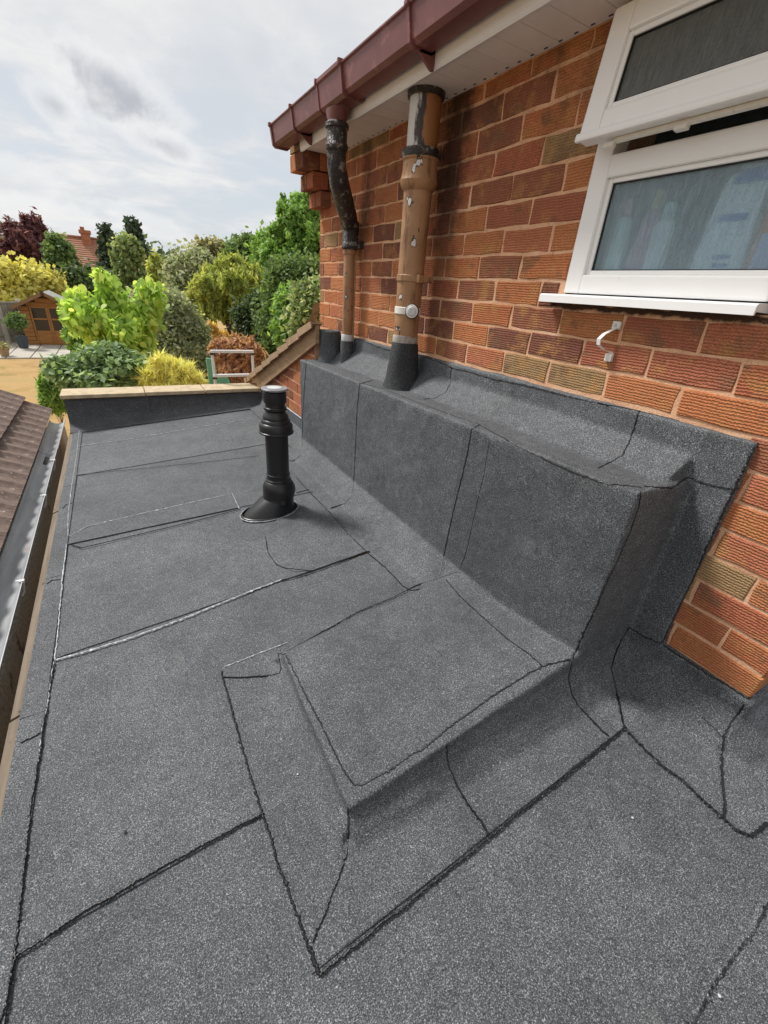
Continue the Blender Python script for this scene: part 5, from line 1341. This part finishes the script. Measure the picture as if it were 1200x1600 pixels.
fence('garden_fence', 'short pale panel of weathered fence glimpsed right of the ladder among bushes', (onY(405,520,10.6).x, 10.6, GZ), (onY(424,520,10.3).x, 10.2, GZ), onY(412,516,10.5).z-GZ, 1)

# ------------------------------------------------------------------ far houses
FY = 62
fh = thing('far_house', 'far brick house with a long red brown tiled roof seen between the trees', 'house', (onY(150,400,FY).x, FY+3, GZ))
rl = onY(96,366,FY+3); rr_ = onY(186,378,FY+3); el = onY(78,425,FY); er = onY(196,425,FY)
zr_ = (rl.z+rr_.z)/2; ze = zr_-3.4; xl, xr = rl.x-1.5, rr_.x+.6
def fobj(n_, bm, m): return dobj(n_, bm, m, False, fh)
bm = bmesh.new(); add_box(bm, (xl+.4,FY-.6,GZ),(xr-.4,FY+7,ze)); fobj('wall', bm, RENDER)
bm = bmesh.new(); add_hull(bm, [(xl,FY-1,ze),(xr,FY-1,ze),(xl,FY+7.5,ze),(xr,FY+7.5,ze),(xl+.4,FY+3.2,zr_-.1),(xr-.6,FY+3.2,zr_-.1)]); ro = fobj('roof_deck', bm, ROOFRED)
for i in range(16):      # tile courses as lapped strips
    t0 = i/16; t1 = (i+1)/16
    a = Vector((0,FY-1,ze)).lerp(Vector((0,FY+3.2,zr_-.1)), t0); b_ = Vector((0,FY-1,ze)).lerp(Vector((0,FY+3.2,zr_-.1)), t1); ins = .4*t0; ins2 = .6*t0
    bm = bmesh.new(); add_hull(bm, [(xl+ins,a.y,a.z+.10),(xr-ins2,a.y,a.z+.10),(xl+ins,a.y,a.z-.02),(xr-ins2,a.y,a.z-.02),(xl+ins,b_.y,b_.z+.02),(xr-ins2,b_.y,b_.z+.02),(xl+ins,b_.y,b_.z-.02),(xr-ins2,b_.y,b_.z-.02)])
    fobj('tile_course', bm, ROOFRED)
bm = bmesh.new(); add_tube(bm, [(xl+.4,FY+3.2,zr_),(xr-.6,FY+3.2,zr_)], .12, 8); fobj('ridge_tiles', bm, ROOFRED)
c0 = onY(122,356,FY+2.4); c1 = onY(140,356,FY+2.4)
bm = bmesh.new(); add_box(bm, (c0.x+.1,FY+2.2,zr_-2.0),(c1.x-.1,FY+3.6,c0.z-.45)); fobj('chimney', bm, CHIM)
bm = bmesh.new(); add_box(bm, (c0.x-.02,FY+2.1,c0.z-.45),(c1.x+.02,FY+3.7,c0.z-.15)); add_box(bm, (c0.x+.15,FY+2.35,c0.z-.15),(c0.x+.55,FY+2.75,c0.z+.15)); fobj('chimney_cap', bm, CHIM)
bm = bmesh.new(); a = onY(112,388,FY-.4); add_box(bm, (onY(172,432,FY).x,FY-.66,ze-2.0),(onY(186,432,FY).x,FY-.6,ze-.6)); fobj('window', bm, UPVC)
fh2 = thing('far_house', 'distant roof and small brick chimney just right of the dark conifer', 'house', (onY(236,405,80).x, 82, GZ))
a = onY(228,412,80); b_ = onY(300,412,80); c_ = onY(226,398,80); d_ = onY(236,398,80)
bm = bmesh.new(); add_hull(bm, [(a.x-2,80,a.z-2.5),(b_.x,80,a.z-2.5),(a.x-2,88,a.z-2.5),(b_.x,88,a.z-2.5),(a.x-1,84,a.z+.2),(b_.x-1,84,a.z+.2)]); dobj('roof', bm, ROOFRED, False, fh2)
bm = bmesh.new(); add_box(bm, (a.x-1.6,80.4,GZ),(b_.x-.4,87.6,a.z-2.45)); dobj('wall', bm, RENDER, False, fh2)
bm = bmesh.new(); add_box(bm, (c_.x,83.4,a.z-.6),(d_.x,84.6,c_.z)); add_box(bm, (c_.x-.1,83.3,c_.z),(d_.x+.1,84.7,c_.z+.2)); dobj('chimney', bm, CHIM, False, fh2)

# ------------------------------------------------------------------ specks on the felt
for (x, y, r_, m_, lab) in ((195,1300,.0035,BITUMEN,'tiny dark crumb lying on the open felt at lower left'), (988,1278,.003,PALE,'tiny pale chip of grit lying on the felt at lower right'), (1124,1556,.0028,PALE,'tiny pale chip of grit near the bottom right corner'), (465,1210,.0022,PALE,'tiny pale grain left of the ramp')):
    h = drape(x, y)
    if h:
        bm = bmesh.new(); bmesh.ops.create_icosphere(bm, subdivisions=1, radius=r_)
        for v in bm.verts: v.co = Vector((v.co.x*random.uniform(.7,1.6), v.co.y*random.uniform(.7,1.4), v.co.z*.6))
        o = obj('grit', bm, m_); o.location = h[0] + Vector((0,0,r_*.3)); tag(o, lab, 'grit', 'specks of grit on the felt')
